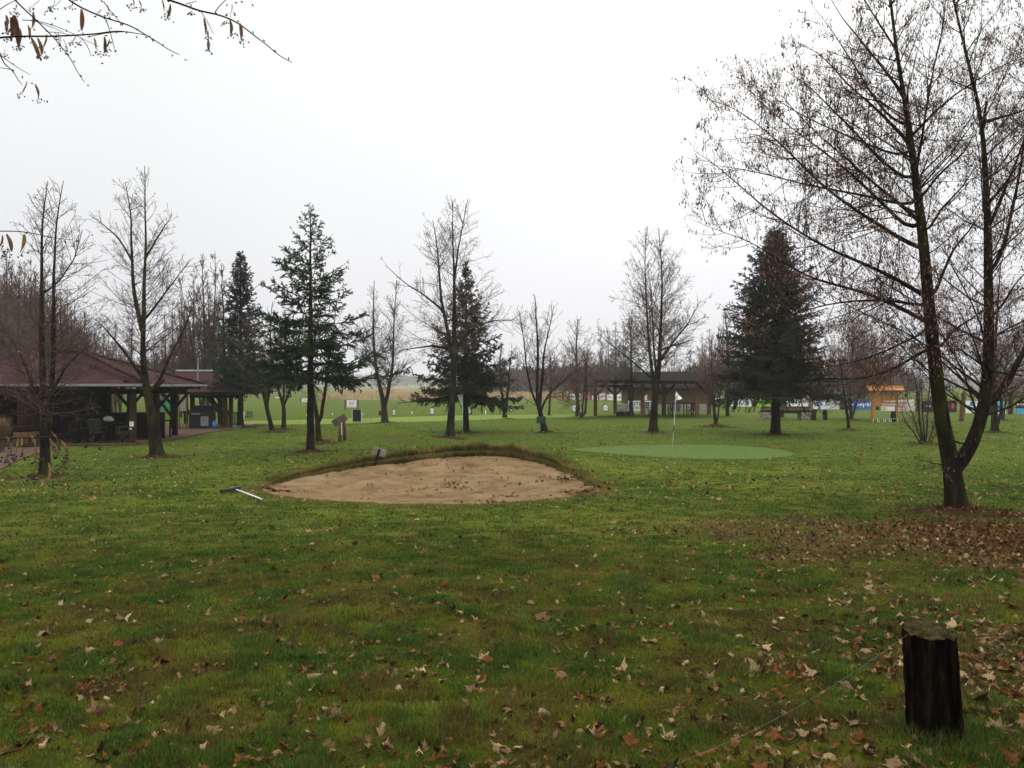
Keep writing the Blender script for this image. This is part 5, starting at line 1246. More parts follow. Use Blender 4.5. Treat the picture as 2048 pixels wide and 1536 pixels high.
chair(1381, 57.4, 'brown folding chair at the shelter right post', M['wood'], -1.2, 'dark garden chairs under the shelter', .95, True)
# ---------------------------------------------------------------- veranda building on the left
M['tiles'] = mat('roof_tiles', (.030,.015,.015), .85, (.062,.033,.031), 1.3, c3=(.045,.022,.021))
def add_rows(m, axis_scale, d=.02):
    n = m.node_tree.nodes; l = m.node_tree.links; b = n['Principled BSDF']; tc = n.new('ShaderNodeTexCoord'); wv = n.new('ShaderNodeTexWave'); wv.bands_direction = 'Z'; wv.inputs['Scale'].default_value = axis_scale; wv.inputs['Distortion'].default_value = .3
    l.new(tc.outputs['Object'], wv.inputs[0]); bp = n.new('ShaderNodeBump'); bp.inputs['Distance'].default_value = d; bp.inputs['Strength'].default_value = 1; l.new(wv.outputs['Fac'], bp.inputs['Height']); l.new(bp.outputs[0], b.inputs['Normal'])
add_rows(M['tiles'], 4.5, .03)
M['wood_lit'] = mat('lit_brown_post', (.030,.016,.010), .85, (.07,.038,.022), 3, bump=.005, stretch=(6,6,.6))
zg = Hs(-16, 31)
root = empty('veranda_building', (-18, 33, zg), 'long low club building with red tiled hip roof over a dark timber veranda', 'building')
zE = 1.60; C1 = (-13.85, 30.4, zE); C2 = (-13.9, 36.2, zE - .02); AP = (-17.9, 33.3, 1.6 + 65 / F * 33.3); A2 = (-18.9, 33.3, AP[2]); LR = (-20.0, 33.3, 1.6 + 43 / F * 33.3)
FL = (-32, 30.4, zE); BL = (-32, 36.2, zE); LL = (-32, 33.3, LR[2])
m = MB(); t = .1
m.slab([FL, C1, AP, A2, LR, LL], t); m.slab([C1, C2, AP], t); m.slab([C2, BL, LL, LR, A2, AP], t)
rf = m.build('roof', M['tiles'], root)
m = MB()
for a, b in ((C1, AP), (AP, A2), (A2, LR), (LR, LL), (C2, AP)): m.tube([Vector(a) + Vector((0, 0, .03)), Vector(b) + Vector((0, 0, .03))], .07, 6)
m.build('ridge_tiles', M['tiles'], rf, True)
MB().beam((-32, 30.33, zE - .02), (-13.8, 30.33, zE - .02), .09).beam((-13.78, 30.33, zE - .03), (-13.82, 36.2, zE - .04), .08).build('gutter', M['grey'], rf)
xch = SX(69, 34.2); MB().box((xch, 34.3, 2.55), (.24, .4, .95)).build('chimney', M['brick'], rf)
m = MB()
for k in range(30): x = -31.6 + k * .62; m.beam((x, 30.4, zE - .16), (x, 31.3, zE + .16), .07, .12)
for k in range(9): y = 30.7 + k * .62; m.beam((-13.9, y, zE - .16), (-14.9, y, zE + .12), .07, .12)
m.build('rafter_end', M['wood_dark'], rf)
posts = [(-14.66, 30.95), (-15.0, 35.6), (-16.9, 31), (-18.4, 31), (-14.8, 33.3), (-20.0, 31), (-22.2, 31), (-24.5, 31), (-17.0, 35.6), (-19.5, 35.6)]
for i, (x, y) in enumerate(posts):
    z0 = Hs(x, y); lit = i in (0, 4)  # outer posts coloured lighter as lit, the others dark as shaded
    p = MB().box((x, y, (z0 - .1 + zE - .3) / 2), (.2, .2, zE - .2 - z0)).build('post', M['wood_lit'] if lit else M['wood_dark'], root, bevel=.012)
    m = MB()
    for s in (-1, 1):
        if i == 0 and s > 0: continue
        m.beam((x + s * .08, y, zE - .95), (x + s * .62, y, zE - .34), .1)
    m.build('brace', M['wood_dark'], p)
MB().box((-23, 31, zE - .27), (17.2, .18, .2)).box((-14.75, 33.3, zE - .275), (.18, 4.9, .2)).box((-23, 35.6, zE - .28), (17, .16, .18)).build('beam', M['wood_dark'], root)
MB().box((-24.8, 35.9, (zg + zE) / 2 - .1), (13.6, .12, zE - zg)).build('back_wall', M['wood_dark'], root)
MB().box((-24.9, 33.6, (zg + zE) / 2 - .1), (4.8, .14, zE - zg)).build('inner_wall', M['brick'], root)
for px, yb in ((28, 0), (45, 0)): MB().box((SX(px, 32.9), 33.45, .45), (.38, .08, 1.9)).build('door', M['wood'], root)
# corner cabins inside (dark bar)
MB().box((-16.25, 34.2, zg + .55), (2.6, .6, 1.1)).build('bar_counter', M['wood_dark'], root, bevel=.02)
MB().box((-18.6, 35.0, zg + 1.1), (1.6, .3, 2.1)).build('cupboard', M['wood_dark'], root)
# ceiling boards
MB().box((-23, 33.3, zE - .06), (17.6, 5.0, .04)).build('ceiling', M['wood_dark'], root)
# small notice on the corner post
tg = empty('post_notice', (-14.66, 30.84, Z2(849, 30.8 / F)), 'pale paper notice fixed on the veranda corner post', 'notice')
MB().box((-14.66, 30.835, 1.6 - (848 - CY) / F * 30.8), (.16, .02, .19)).build('sheet', M['offwhite'], tg); MB().box((-14.70, 30.835, 1.6 - (857.5 - CY) / F * 30.8), (.07, .02, .07)).build('lock_box', M['offwhite'], tg)
# second roofed part, further back
r2 = empty('barbecue_pavilion', (-16.8, 44, Hs(-16.8, 44)), 'lower tiled barbecue pavilion adjoining the veranda, before the dark spruce', 'pavilion')
def Zp(py, d): return EYE - (py - CY) / F * d
c = [(SX(352, 41), 41.2, Zp(785, 41.2)), (SX(478, 41.2), 41.2, Zp(785, 41.2)), (SX(478, 41.2) + .1, 46.8, Zp(785, 41.2)), (SX(352, 41), 46.8, Zp(785, 41.2))]
ra = (SX(352, 44), 44, Zp(743, 44)); rb = (SX(428, 44), 44, Zp(743, 44))
m = MB(); m.slab([c[0], c[1], rb, ra], .09); m.slab([c[1], c[2], rb], .09); m.slab([c[2], c[3], ra, rb], .09); m.slab([c[3], c[0], ra], .09); rf = m.build('roof', M['tiles'], r2)
MB().tube([Vector(ra) + Vector((0, 0, .03)), Vector(rb) + Vector((0, 0, .03))], .06, 6).build('ridge_cap', M['grey'], rf)
MB().beam((c[0][0], 41.14, c[0][2] - .02), (c[1][0] + .05, 41.14, c[0][2] - .02), .08).tube([(c[1][0], 41.2, c[1][2] - .05), (c[1][0] - .03, 41.3, c[1][2] - .22), (c[1][0] - .3, 41.5, c[1][2] - .35)], .035, 6).build('gutter', M['wood_dark'], rf)
MB().tube([(SX(397.5, 42.5), 42.4, Zp(764, 42.4)), (SX(397.5, 42.5), 42.4, Zp(716, 42.4))], .05, 8).box((SX(397.5, 42.5), 42.3, Zp(764, 42.3)), (.34, .3, .06)).build('flue_pipe', M['grey'], rf, False)
for i, (px, d) in enumerate([(450.5, 42.8), (462, 43.4), (385, 42.4), (440, 46.2), (345, 41.6), (372, 46.2)]):
    x = SX(px, d); z0 = Hs(x, d); h = c[0][2] - .12
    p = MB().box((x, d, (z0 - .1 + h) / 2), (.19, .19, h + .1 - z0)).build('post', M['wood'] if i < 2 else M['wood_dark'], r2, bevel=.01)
    m = MB(); m.beam((x - .05, d, z0 + .65), (x - .85, d, h - .05), .12); m.build('brace', M['wood_dark'], p)
MB().box(((c[0][0] + c[1][0]) / 2, 42.3, c[0][2] - .2), (c[1][0] - c[0][0] - .4, .16, .18)).build('beam', M['wood_dark'], r2)
rl = empty('veranda_railing', (SX(457, 44), 44, Hs(SX(457, 44), 44)), 'low brown picket railing at the end of the barbecue pavilion', 'railing')
m = MB(); x0 = SX(441, 44.2); x1 = SX(474, 44.2); z0 = Hs(x1, 44.2)
for q in range(8): x = x0 + (x1 - x0) * q / 7; m.box((x, 44.2, z0 + .36), (.06, .04, .72))
m.build('picket', M['wood'], rl); MB().beam((x0 - .05, 44.2, z0 + .74), (x1 + .05, 44.2, z0 + .74), .06).beam((x0, 44.2, z0 + .12), (x1, 44.2, z0 + .12), .05).build('rail', M['wood'], rl)
# grill
d = 42.2; x = SX(405, d); z0 = Hs(x, d); r = empty('grill_counter', (x, d, z0), 'black grill counter with raised hood under the barbecue pavilion', 'grill')
MB().box((x, d, z0 + .45), (1.15, .7, .9)).build('body', M['black'], r, bevel=.02); MB().box((x, d + .1, z0 + 1.05), (1.05, .5, .3)).build('hood', M['black'], r, bevel=.06); MB().box((x - .2, d - .37, z0 + .78), (.45, .03, .08)).build('handle', M['grey'], r)
MB().box((x + .25, d - .37, z0 + .4), (.4, .02, .5)).build('door', M['grey'], r)
x = SX(428.5, 41.5); z0 = Hs(x, 41.5); r = empty('gas_bottle', (x, 41.5, z0), 'small blue gas bottle beside the grill counter', 'gas bottle')
MB().cyl((x, 41.5, z0), .09, .34, 12).ball((x, 41.5, z0 + .34), .09, 12, 5, (1, 1, .5)).build('bottle', M['blue'], r, True); MB().cyl((x, 41.5, z0 + .37), .035, .07, 8).build('valve', M['grey'], r)
x = SX(335, 50); d = 50; z0 = Hs(x, d); r = empty('tarpaulin_screen', (x, d, z0), 'green tarpaulin screen seen through the veranda posts', 'screen')
MB().box((x, d, (Zp(798, d) + Zp(824, d)) / 2), (28 / F * d, .05, 26 / F * d)).build('sheet', M['teal'], r)
for s in (-1, 1): MB().box((x + s * 14 / F * d, d, (z0 + Zp(796, d)) / 2), (.07, .07, Zp(796, d) - z0)).build('post', M['wood_grey'], r)
d = 41; x = SX(366, d); z0 = Hs(x, d); r = empty('menu_board', (x, d, z0), 'tall pale brown lined board between veranda and grill', 'board')
MB().box((x, d, (Zp(789, d) + Zp(822, d)) / 2), (13 / F * d, .04, 33 / F * d)).build('panel', M['concrete'], r)
for s in (-1, 1): MB().box((x + s * 7.2 / F * d, d, (z0 + Zp(789, d)) / 2), (.05, .05, Zp(789, d) - z0)).build('post', M['wood'], r)
M['chair_green'] = mat('grey_green_paint', (.035,.04,.028), .8, (.06,.065,.045), 5)
# furniture on the veranda
table(218, 31.6, 1.5, .8, .74, 'dark table on the veranda between the folding chairs', M['wood_dark'])
chair(196, 31.0, 'grey-green folding chair left of the veranda table', M['chair_green'], math.pi, 'folding chairs on the veranda', .95, True)
chair(246, 31.0, 'grey-green folding chair between veranda table and corner post', M['chair_green'], -1.3, 'folding chairs on the veranda', .9, True)
chair(175, 31.4, 'dark folding chair in the veranda shadow beside the table', M['wood_dark'], math.pi / 2, 'folding chairs on the veranda', .9, True)
table(300, 34.0, 1.6, .8, .78, 'dark table deep inside the veranda behind the leaning tree', M['wood_dark'])
chair(120, 32.0, 'dark chair at the far left inside the veranda', M['wood_dark'], 1.0, None, .9, True)
d = 29.6; x = SX(53, d); z0 = Hs(x, d); r = empty('barrel_tub', (x, d, z0), 'brown wooden half barrel under the left part of the veranda', 'barrel')
MB().tube([(x, d, z0), (x, d, z0 + .3), (x, d, z0 + .7)], [.38, .43, .40], 18).build('staves', M['wood'], r, True); MB().tube([(x, d, z0 + .58), (x, d, z0 + .66)], [.43, .43], 18).tube([(x, d, z0 + .70), (x, d, z0 + .74)], [.45, .43], 18).build('hoop', M['wood_dark'], r, True)
d = 31.2; x = SX(185, d); z0 = Hs(x, d); r = empty('white_bundle', (x, 32.4, z0 + .9), 'white folded cloth bundle on the veranda cupboard ledge', 'bundle')
MB().ball((x, 32.4, z0 + .90), .19, 12, 8, (1, .8, .65)).ball((x + .12, 32.4, z0 + .86), .13, 10, 6, (1, .8, .6)).build('cloth', M['white'], r, True); 
r = empty('shelf_ledge', (x, 32.4, z0), 'dark narrow ledge holding the white bundle on the veranda', 'ledge'); MB().box((x, 32.4, z0 + .74), (.9, .5, .05)).build('top', M['wood_dark'], r); MB().box((x, 32.4, z0 + .36), (.8, .4, .72)).build('body', M['wood_dark'], r)
g = ground_at(281, 889); r = empty('wooden_step', g, 'small yellowish wooden step block at the veranda corner post', 'step'); MB().box((g[0], g[1] + .1, g[2] + .06), (.34, .3, .14)).build('block', M['wood'], r, bevel=.01)
# rounded pillars inside and two background tubs
for px, lb in ((207, 'left'), (218, 'right')):
    d = 37.5; x = SX(px, d); z0 = Hs(x, d); r = empty('round_pillar', (x, d, z0), lb + ' pale brown round pillar behind the veranda', 'pillar', 'pale brown round pillars behind the veranda')
    MB().cyl((x, d, z0), .2, zE - z0 - .1, 14).build('shaft', M['plaster'], r, True); MB().box((x, d, zE - .2), (.5, .5, .12)).build('cap', M['wood_dark'], r)
# paving
sheet('veranda_paving', [(-30, 29.9), (-15.6, 29.9), (-14.2, 30.1), (-13.95, 33), (-14.3, 37), (-14.2, 41), (-13.9, 46), (-20, 47), (-30, 38)], .03, M['paving'], 'reddish paving under the veranda')
sheet('path', [hit_plane(-160, 985), hit_plane(0, 941), hit_plane(30, 925), hit_plane(62, 912), hit_plane(100, 903), hit_plane(110, 897), hit_plane(60, 896), hit_plane(-50, 900), hit_plane(-300, 920)], .028, M['paving'], 'reddish paved path leading to the veranda')
sheet('gravel_apron', [hit_plane(470, 860), hit_plane(497, 853), hit_plane(510, 848), hit_plane(480, 846), hit_plane(455, 852)], .03, M['concrete'], 'pale worn apron beside the dark spruce')
# ornamental grass at left edge
def grass_clump(px, py, hpx, wpx, label):
    g = ground_at(px, py); K = g[1] / F; rng = np.random.default_rng(int(px + 900)); n = 1500
    a = rng.random(n) * 6.28; r = rng.random(n) ** .6 * .1; h = hpx * K * rng.uniform(.45, 1.05, n); o_ = wpx * K * rng.random(n) ** .7
    B = np.stack([g[0] + r * np.cos(a), g[1] + r * np.sin(a), np.full(n, g[2])], -1); Mi = B + np.stack([np.cos(a) * o_ * .35, np.sin(a) * o_ * .35, h * .7], -1); T = B + np.stack([np.cos(a) * o_, np.sin(a) * o_, h], -1)
    w_ = np.stack([-np.sin(a), np.cos(a), 0 * a], -1) * .006
    V = np.stack([B - w_, B + w_, Mi + w_, Mi - w_, T], 1).reshape(-1, 3); i = np.arange(n)[:, None] * 5
    C = np.repeat(np.array([.32, .23, .12]) * rng.uniform(.5, 1.2, (n, 1)), 5, 0)
    r_ = empty('ornamental_grass', g, label, 'ornamental grass'); mk_obj('blades', np_mesh('blades', V, [i + [0, 1, 2, 3], i + [3, 2, 4]], False, C, g), r_, M['dryleaf'])
grass_clump(0, 905, 72, 26, 'dry beige ornamental grass clump at the left frame edge beside the path')
# ---------------------------------------------------------------- linden overhanging from the left, trunk out of frame
def px_line(P, d, w0, w1):
    n = len(P); return [(*W(p[0], p[1], d + (p[2] if len(p) > 2 else 0)), w0 + (w1 - w0) * i / (n - 1)) for i, p in enumerate(P)]
root = empty('linden_tree', (-3.6, 3.7, 0), 'linden whose bare twigs with seed bracts hang in from the upper left', 'tree')
rng = np.random.default_rng(90)
tk = Acc(); n = 24
Q = np.stack([-3.6 + .12 * np.sin(np.linspace(0, 3, n)), 3.7 + .08 * np.cos(np.linspace(0, 4, n)), np.linspace(-.15, 8.5, n)], -1); r = np.linspace(.19, .05, n) * (1 + .4 * np.exp(-np.linspace(0, 8.6, n) / .2))
V, Fc = tubes(Q[None], r[None], 16); tk.add(V, Fc)
mk_obj('trunk', tk.mesh('trunk', True, (-3.6, 3.7, 0)), root, M['bark_moss'])
tw = Acc(); D1 = 3.6
lines = [([(138,0),(160,15),(212,39),(242,48),(272,59),(303,80),(325,92),(345,109),(369,119)], .0042, .0016), ([(338,0),(365,8),(398,20),(430,24),(455,32),(478,44),(507,67),(530,83),(552,103),(577,115)], .0045, .0016),
 ([(430,24),(442,16),(455,9),(470,6),(486,5),(504,8)], .002, .001), ([(-30,79),(20,74),(50,74),(110,75),(180,73),(210,71),(232,66),(252,67),(272,72),(290,73),(308,79)], .0046, .0013),
 ([(25,-5),(48,18),(75,42),(97,64),(112,78),(135,107),(150,125),(161,150),(176,169)], .0036, .0014), ([(-5,100),(12,120),(27,140),(45,152),(62,166),(75,182),(95,201)], .003, .0014),
 ([(212,39),(219,60),(224,84),(229,103)], .002, .0012), ([(207,3),(219,20),(232,34),(242,48)], .0022, .0014), ([(400,20),(408,36),(412,50)], .0018, .0012), ([(-10,26),(10,22),(30,18),(65,18),(98,20)], .0022, .001),
 ([(45,40),(62,30),(90,29),(112,36),(135,42)], .002, .001), ([(62,40),(85,42),(105,47)], .0016, .001), ([(97,64),(115,61),(133,63)], .0016, .001), ([(162,75),(178,92),(190,107),(202,127)], .002, .0012),
 ([(180,73),(203,62),(222,56),(244,51)], .0018, .001), ([(155,0),(163,18)], .002, .0014), ([(372,8),(382,0),(388,-6)], .002, .0012), ([(27,140),(24,150)], .002, .0012), ([(0,110),(14,122),(27,128)], .002, .001), ([(110,66),(125,78),(132,92),(140,106)], .0016, .0009)]
segs = []
def add_line(P, w0, w1, d, jit=.0):
    pts = px_line(P, d, w0, w1); Q, ln = resample(pts, max(8, len(P) * 3)); Q[:, 1] += np.linspace(0, 1, len(Q)) * rng.normal(0, .12)
    # stay on the traced line while moving in depth
    s = Q[:, 1] / d; 
    V, Fc = tubes(Q[None, :, :3], Q[None, :, 3], 7); tw.add(V, Fc); segs.append(Q)
    for k in range(2, len(P)):     # buds
        b = np.array(pts[k][:3]); v_ = nrm(np.array([rng.normal(), rng.normal() * .4, rng.normal()])); BB = np.stack([b, b + v_ * .006, b + v_ * .012])[None]
        V, Fc = tubes(BB, np.array([[.0022, .003, .0008]]), 6); tw.add(V, Fc)
for P, a, b in lines: add_line(P, a, b, D1 + rng.normal(0, .12))
low = [([(-30,462),(10,463),(50,464),(100,475),(130,481),(155,483)], .0022, .001, 2.9), ([(-30,879),(20,879),(60,877),(78,873),(95,866),(120,862),(130,859)], .0026, .0009, 2.4), ([(30,876),(60,877),(90,875),(120,877),(150,886),(175,893),(197,897)], .0016, .0008, 2.4)]
for P, a, b, d in low: add_line(P, a, b, d)
# limbs that carry the twigs back to the trunk
def conn(a, b, r0, r1, via=None):
    P = [a] + ([via] if via is not None else []) + [b]; Q, ln = resample([(*p, r0 + (r1 - r0) * i / (len(P) - 1)) for i, p in enumerate(P)], 20, rng, .01)
    V, Fc = tubes(Q[None, :, :3], Q[None, :, 3], 9); tw.add(V, Fc)
T0 = lambda z: np.array([-3.5, 3.7, z])
conn(T0(2.6), W(-30, 79, D1), .03, .005, np.array([-2.9, 3.7, 3.2])); conn(T0(3.2), W(25, -5, D1), .04, .004, np.array([-2.8, 3.7, 3.9])); conn(T0(3.6), W(138, 0, D1), .04, .0045, np.array([-2.5, 3.6, 4.2])); conn(T0(4.0), W(338, 0, D1), .045, .005, np.array([-2.2, 3.6, 4.6]))
conn(T0(2.3), W(-5, 100, D1), .02, .0032, np.array([-3.0, 3.6, 3.15])); conn(T0(2.5), W(-30, 462, 2.9), .02, .0024, np.array([-2.6, 3.2, 2.3])); conn(T0(2.0), W(-30, 879, 2.4), .02, .0027, np.array([-2.4, 2.9, 1.5])); conn(T0(3.3), W(155, 0, D1), .015, .002, np.array([-2.4, 3.7, 3.9])); conn(T0(3.3), W(-10, 26, D1), .015, .0024, np.array([-3.0, 3.7, 3.7])); conn(T0(3.9), W(388, -6, D1), .012, .0014, np.array([-2.0, 3.6, 4.4])); conn(T0(3.5), W(207, 3, D1), .015, .0024, np.array([-2.3, 3.6, 4.1]))
# crown above, kept outside the frame
Qr = Q = np.stack([np.full(12, -3.6), np.full(12, 3.7), np.linspace(3.2, 8.5, 12)], -1)
pos, D, t, pl, pr = kids(Qr[None], np.full((1, 12), .06), np.array([5.3]), 10, .0, (70, 40), rng); Lk = rng.uniform(1.2, 3.2, len(t)); Pb = grow(pos, D, Lk, 8, .5, .08, rng)
pos, D, t, pl, pr = kids(Pb, np.full(Pb.shape[:2], .01), Lk, 7, .15, (60, 45), rng); L2 = Lk.mean() * .4 * rng.uniform(.4, 1, len(t)); Pc = grow(pos, D, L2, 5, .2, .12, rng)
pos, D, t, pl, pr = kids(Pc, np.full(Pc.shape[:2], .004), L2, 9, .15, (60, 45), rng); L3 = .3 * rng.uniform(.4, 1, len(t)); Pd = grow(pos, D, L3, 3, .0, .12, rng)
for PP, ra_, rb_ in ((Pb, .025, .006), (Pc, .006, .002), (Pd, .0025, .0012)):
    px, py = proj(PP); ok = ~((PP[..., 1] > .1) & (px > -60) & (px < 2100) & (py > -60)).any(1)
    PP = PP[ok]; V, Fc = tubes(PP, taper(np.full(len(PP), ra_), np.full(len(PP), rb_), PP.shape[1] - 1), 4); tw.add(V, Fc)
mk_obj('branches', tw.mesh('branches', True, (-3.6, 3.7, 0)), root, M['twig_dark'])
# seed bracts with berries
OR = np.array((-3.6, 3.7, 0)); M['berry'] = mat('berries', (.02,.018,.022), .5, (.035,.03,.035), 3)
def bract(px, py, L_px, lean, d, wide=1.0, hue=0, fruit=True, rev=False):
    K = d / F; ln = L_px * K; p0 = W(px, py, d + rng.normal(0, .05)); n = 9; s = np.linspace(0, 1, n)
    ax = np.stack([lean * K * s + .006 * np.sin(s * 3 + rng.random()), rng.normal(0, .01) * s, -ln * s], -1)
    wprof = np.sin(np.pi * np.clip(s * .92 + .06, 0, 1)) ** .6 * ln * .095 * wide; tw_ = rng.random() * 1.0 + s * rng.normal(0, 1.6)
    sd = np.stack([np.cos(tw_), np.sin(tw_), 0 * s], -1); up_ = np.stack([-np.sin(tw_), np.cos(tw_), 0 * s], -1)
    Ctr = p0 + ax; cup = (wprof * .6)[:, None] * up_
    V = np.stack([Ctr + sd * wprof[:, None] + cup, Ctr, Ctr - sd * wprof[:, None] + cup], 1).reshape(-1, 3)
    i = np.arange(n - 1)[:, None] * 3; Fq = np.vstack([i + [0, 1, 4, 3], i + [1, 2, 5, 4]])
    base = np.array([(.30, .17, .10), (.42, .29, .13), (.20, .10, .07)][hue]); C = np.repeat(base[None] * rng.uniform(.75, 1.2), len(V), 0) * (1 + .25 * rng.normal(0, 1, (len(V), 1)) * .4)
    bo = mk_obj('seed_bract', np_mesh('seed_bract', V, [Fq], True, np.clip(C, .02, .8), OR), root, M['dryleaf']); ber = Acc()
    if fruit:
        a0 = Ctr[4]; 
        stem_end = p0 + np.array([lean * K * 1.0 + rng.normal(0, .006), 0, -ln * rng.uniform(.85, 1.0) - .006])
        S = np.stack([a0, (a0 + stem_end) / 2 + [.004, .004, 0], stem_end])[None]; V, Fc = tubes(S, np.full((1, 3), .0007), 4); ber.add(V, Fc)
        for _ in range(rng.integers(4, 9)):
            e = stem_end + np.array([rng.normal(0, .013), rng.normal(0, .008), rng.normal(-.008, .006)]); S = np.stack([stem_end + [0, 0, .006], (stem_end + e) / 2, e])[None]; V, Fc = tubes(S, np.full((1, 3), .0005), 3); ber.add(V, Fc)
            b = MB().ball(e, .0034, 7, 5); q4 = np.array([f for f in b.f if len(f) == 4]); q3 = np.array([f for f in b.f if len(f) == 3]); nb = len(b.v)
            ber.V.append(np.array(b.v)); ber.F[4].append(q4 + ber.n); ber.F[3].append(q3 + ber.n); ber.n += nb
        mk_obj('berries', ber.mesh('berries', True, OR), bo, M['berry'])
for a in [(28,30,62,8,1.4,2),(22,34,48,-4,1.3,2),(35,55,45,2,1.5,2),(10,42,22,2,1.6,2),(12,30,30,-4,1.2,0),(65,25,30,-3,1.1,0),(62,75,42,16,1.1,0),(54,50,30,8,.8,0),(75,75,35,8,1,0),(80,88,22,8,.8,0),(93,68,28,-12,.7,1),(78,0,14,-18,.7,0),(108,0,16,-8,.7,0),(120,0,12,-16,.7,1),
  (113,64,22,8,.6,1),(125,78,20,10,.7,1),(163,18,44,2,1.1,0),(152,70,16,-14,.7,0),(156,76,8,3,.7,1),(186,75,32,10,.8,1),(207,73,34,4,1,0),(217,78,22,-6,.9,0),(213,10,18,4,.8,0),(202,18,10,-10,1,0),(262,-4,12,4,1,0),(274,-4,18,8,.9,0),(322,-2,26,8,1,0),(340,8,30,-6,1,0),(380,8,14,3,1.6,0),
  (408,36,38,6,1,0),(414,62,38,2,1,0),(462,8,18,0,1.1,1),(460,28,14,-10,.6,1),(459,40,28,2,1.2,0),(478,46,38,8,1.1,0),(70,168,32,6,.9,0),(52,162,26,-10,.5,1),(30,8,16,-5,1,2),(6,98,8,4,.6,0),(142,0,12,0,.8,1)]:
    px, py, ln, le, wi, hu = a; bract(px, py, ln, le, D1 + rng.normal(0, .15), wi, hu)
for a in [(4,470,26,-2,.8,0),(12,468,34,8,1.2,0),(46,468,38,-6,1.2,1)]: bract(*a[:4], 2.9, a[4], a[5])
for a in [(8,873,12,14,1.6,1),(20,884,26,-6,.7,1),(33,876,32,-8,.9,1),(42,876,34,-4,.7,1),(60,871,44,12,1.0,1),(97,876,36,8,1,1),(98,862,30,14,1,1),(104,884,26,8,.9,0),(118,880,34,18,1.0,1),(133,892,42,-4,1.0,1),(74,918,32,-12,.5,1),(95,925,34,6,.8,1)]: bract(*a[:4], 2.4, a[4], a[5])
# ---------------------------------------------------------------- fallen leaves
def leaf_mesh(seed, kind):
    """lobed, curled dead leaf about 1 unit wide"""
    rng = np.random.default_rng(seed); L = []
    if kind == 'maple':
        lob = [(-155, .40), (-118, .72), (-98, .58), (-62, .95), (-44, .80), (-25, .66), (0, 1.05), (25, .66), (44, .80), (62, .95), (98, .58), (118, .72), (155, .40)]
        out = []
        for i, (a, r) in enumerate(lob):
            out.append((a, r * rng.uniform(.85, 1.1)))
            if i < len(lob) - 1:
                a2, r2 = lob[i + 1]; out.append(((a + a2) / 2, min(r, r2) * rng.uniform(.78, .98)))
    else:
        out = [(a, (.35 + .25 * math.cos(math.radians(a)) ** 2) * (1.5 if abs(a) < 20 else 1) * rng.uniform(.85, 1.1)) for a in np.linspace(-165, 165, 15)]
    P = [(r * .5 * math.sin(math.radians(a)), r * .5 * math.cos(math.radians(a))) for a, r in out]
    mid = [(x * .5, y * .5) for x, y in P]
    pts = [(0, -.05)] + mid + P
    cx, cy = rng.normal(0, 1.3, 2); ph = rng.random() * 6; fold = rng.uniform(.1, .95); fd_ = rng.uniform(-.6, .6)
    def z(x, y): return fold * abs(x + fd_ * y) * .8 - .1 * fold + .7 * cx * x * x + .7 * cy * y * y + .06 * math.sin(9 * x + ph) + .06 * math.sin(8 * y + 2 * ph) + .25 * max(0, math.hypot(x, y) - .3) * rng.uniform(-.3, 1.4)
    V = [(x, y, z(x, y)) for x, y in pts]; n = len(P)
    Fc = [(0, 1 + i, 2 + i) for i in range(n - 1)] + [(1 + i, 1 + n + i, 2 + n + i, 2 + i) for i in range(n - 1)]
    # stalk
    k = len(V); V += [(-.008, -.05, .01), (.008, -.05, .01), (.03, -.45, .06 + rng.random() * .1), (.018, -.45, .06)]; Fc.append((k, k + 1, k + 2, k + 3))
    return V, Fc
KINDS_ = [('pale tan curled maple leaf lying on the near grass', 'pale tan maple leaves on the near grass', (.52, .37, .20)), ('rusty brown crumpled leaf lying on the near grass', 'rusty brown leaves on the near grass', (.24, .105, .035)),
          ('dull grey-brown maple leaf lying on the near grass', 'grey-brown maple leaves on the near grass', (.26, .165, .085)), ('dark wet brown leaf pressed in the near grass', 'dark brown leaves in the near grass', (.072, .044, .020))]
LM = []
rng = np.random.default_rng(91)
for ki, (_, _, c) in enumerate(KINDS_):
    for s in range(11):
        V, Fc = leaf_mesh(ki * 17 + s, 'maple' if (ki in (0, 2) or s % 2) else 'oak'); me = bpy.data.meshes.new('leaf'); me.from_pydata(V, [], Fc)
        a = me.color_attributes.new('col', 'FLOAT_COLOR', 'POINT'); cc = np.array(c) * rng.uniform(.7, 1.25)
        for i in range(len(V)):
            f = .85 + .25 * rng.random() + .25 * math.hypot(V[i][0], V[i][1]); a.data[i].color = (*(cc * f), 1)
        me.polygons.foreach_set('use_smooth', [True] * len(Fc)); me.materials.append(M['dryleaf']); me.update(); LM.append((ki, me, np.array(V), Fc, cc))
def dens_leaf(x, y):
    v = .24 + .80 * sstep(8.5, 3.0, y) + 1.1 * sstep(.3, 3, x) * sstep(13, 6, y) + .8 * (fbm(x, y, 1.4, 3, 3) - .45)
    v = v + 1.2 * np.exp(-(((x - 1.9 * y / 3.6) / .9) ** 2 + ((y - 3.7) / .9) ** 2))
    return np.clip(v * .6, .03, 1.6)
n = 60000; y = 2.55 * (16 / 2.55) ** rng.random(n); x = (rng.random(n) * 2 - 1) * .70 * y
ok = rng.random(n) < dens_leaf(x, y) / 1.6 * np.clip((y / 3.2) ** .9, .2, 3) * .085
x, y = x[ok], y[ok]; px, py = x / y * F + CX, CY + (EYE - H(x, y)) / y * F
inv = (px > -20) & (px < 2070) & (py < 1560); x, y, px, py = x[inv], y[inv], px[inv], py[inv]
size = np.clip(rng.lognormal(math.log(.066), .38, len(x)), .035, .15); size[(py < 1200)] *= .9
kk = rng.choice(4, len(x), p=[.24, .34, .20, .22]); app = size / y * np.where(kk == 3, .6, 1)
order = np.argsort(-app)
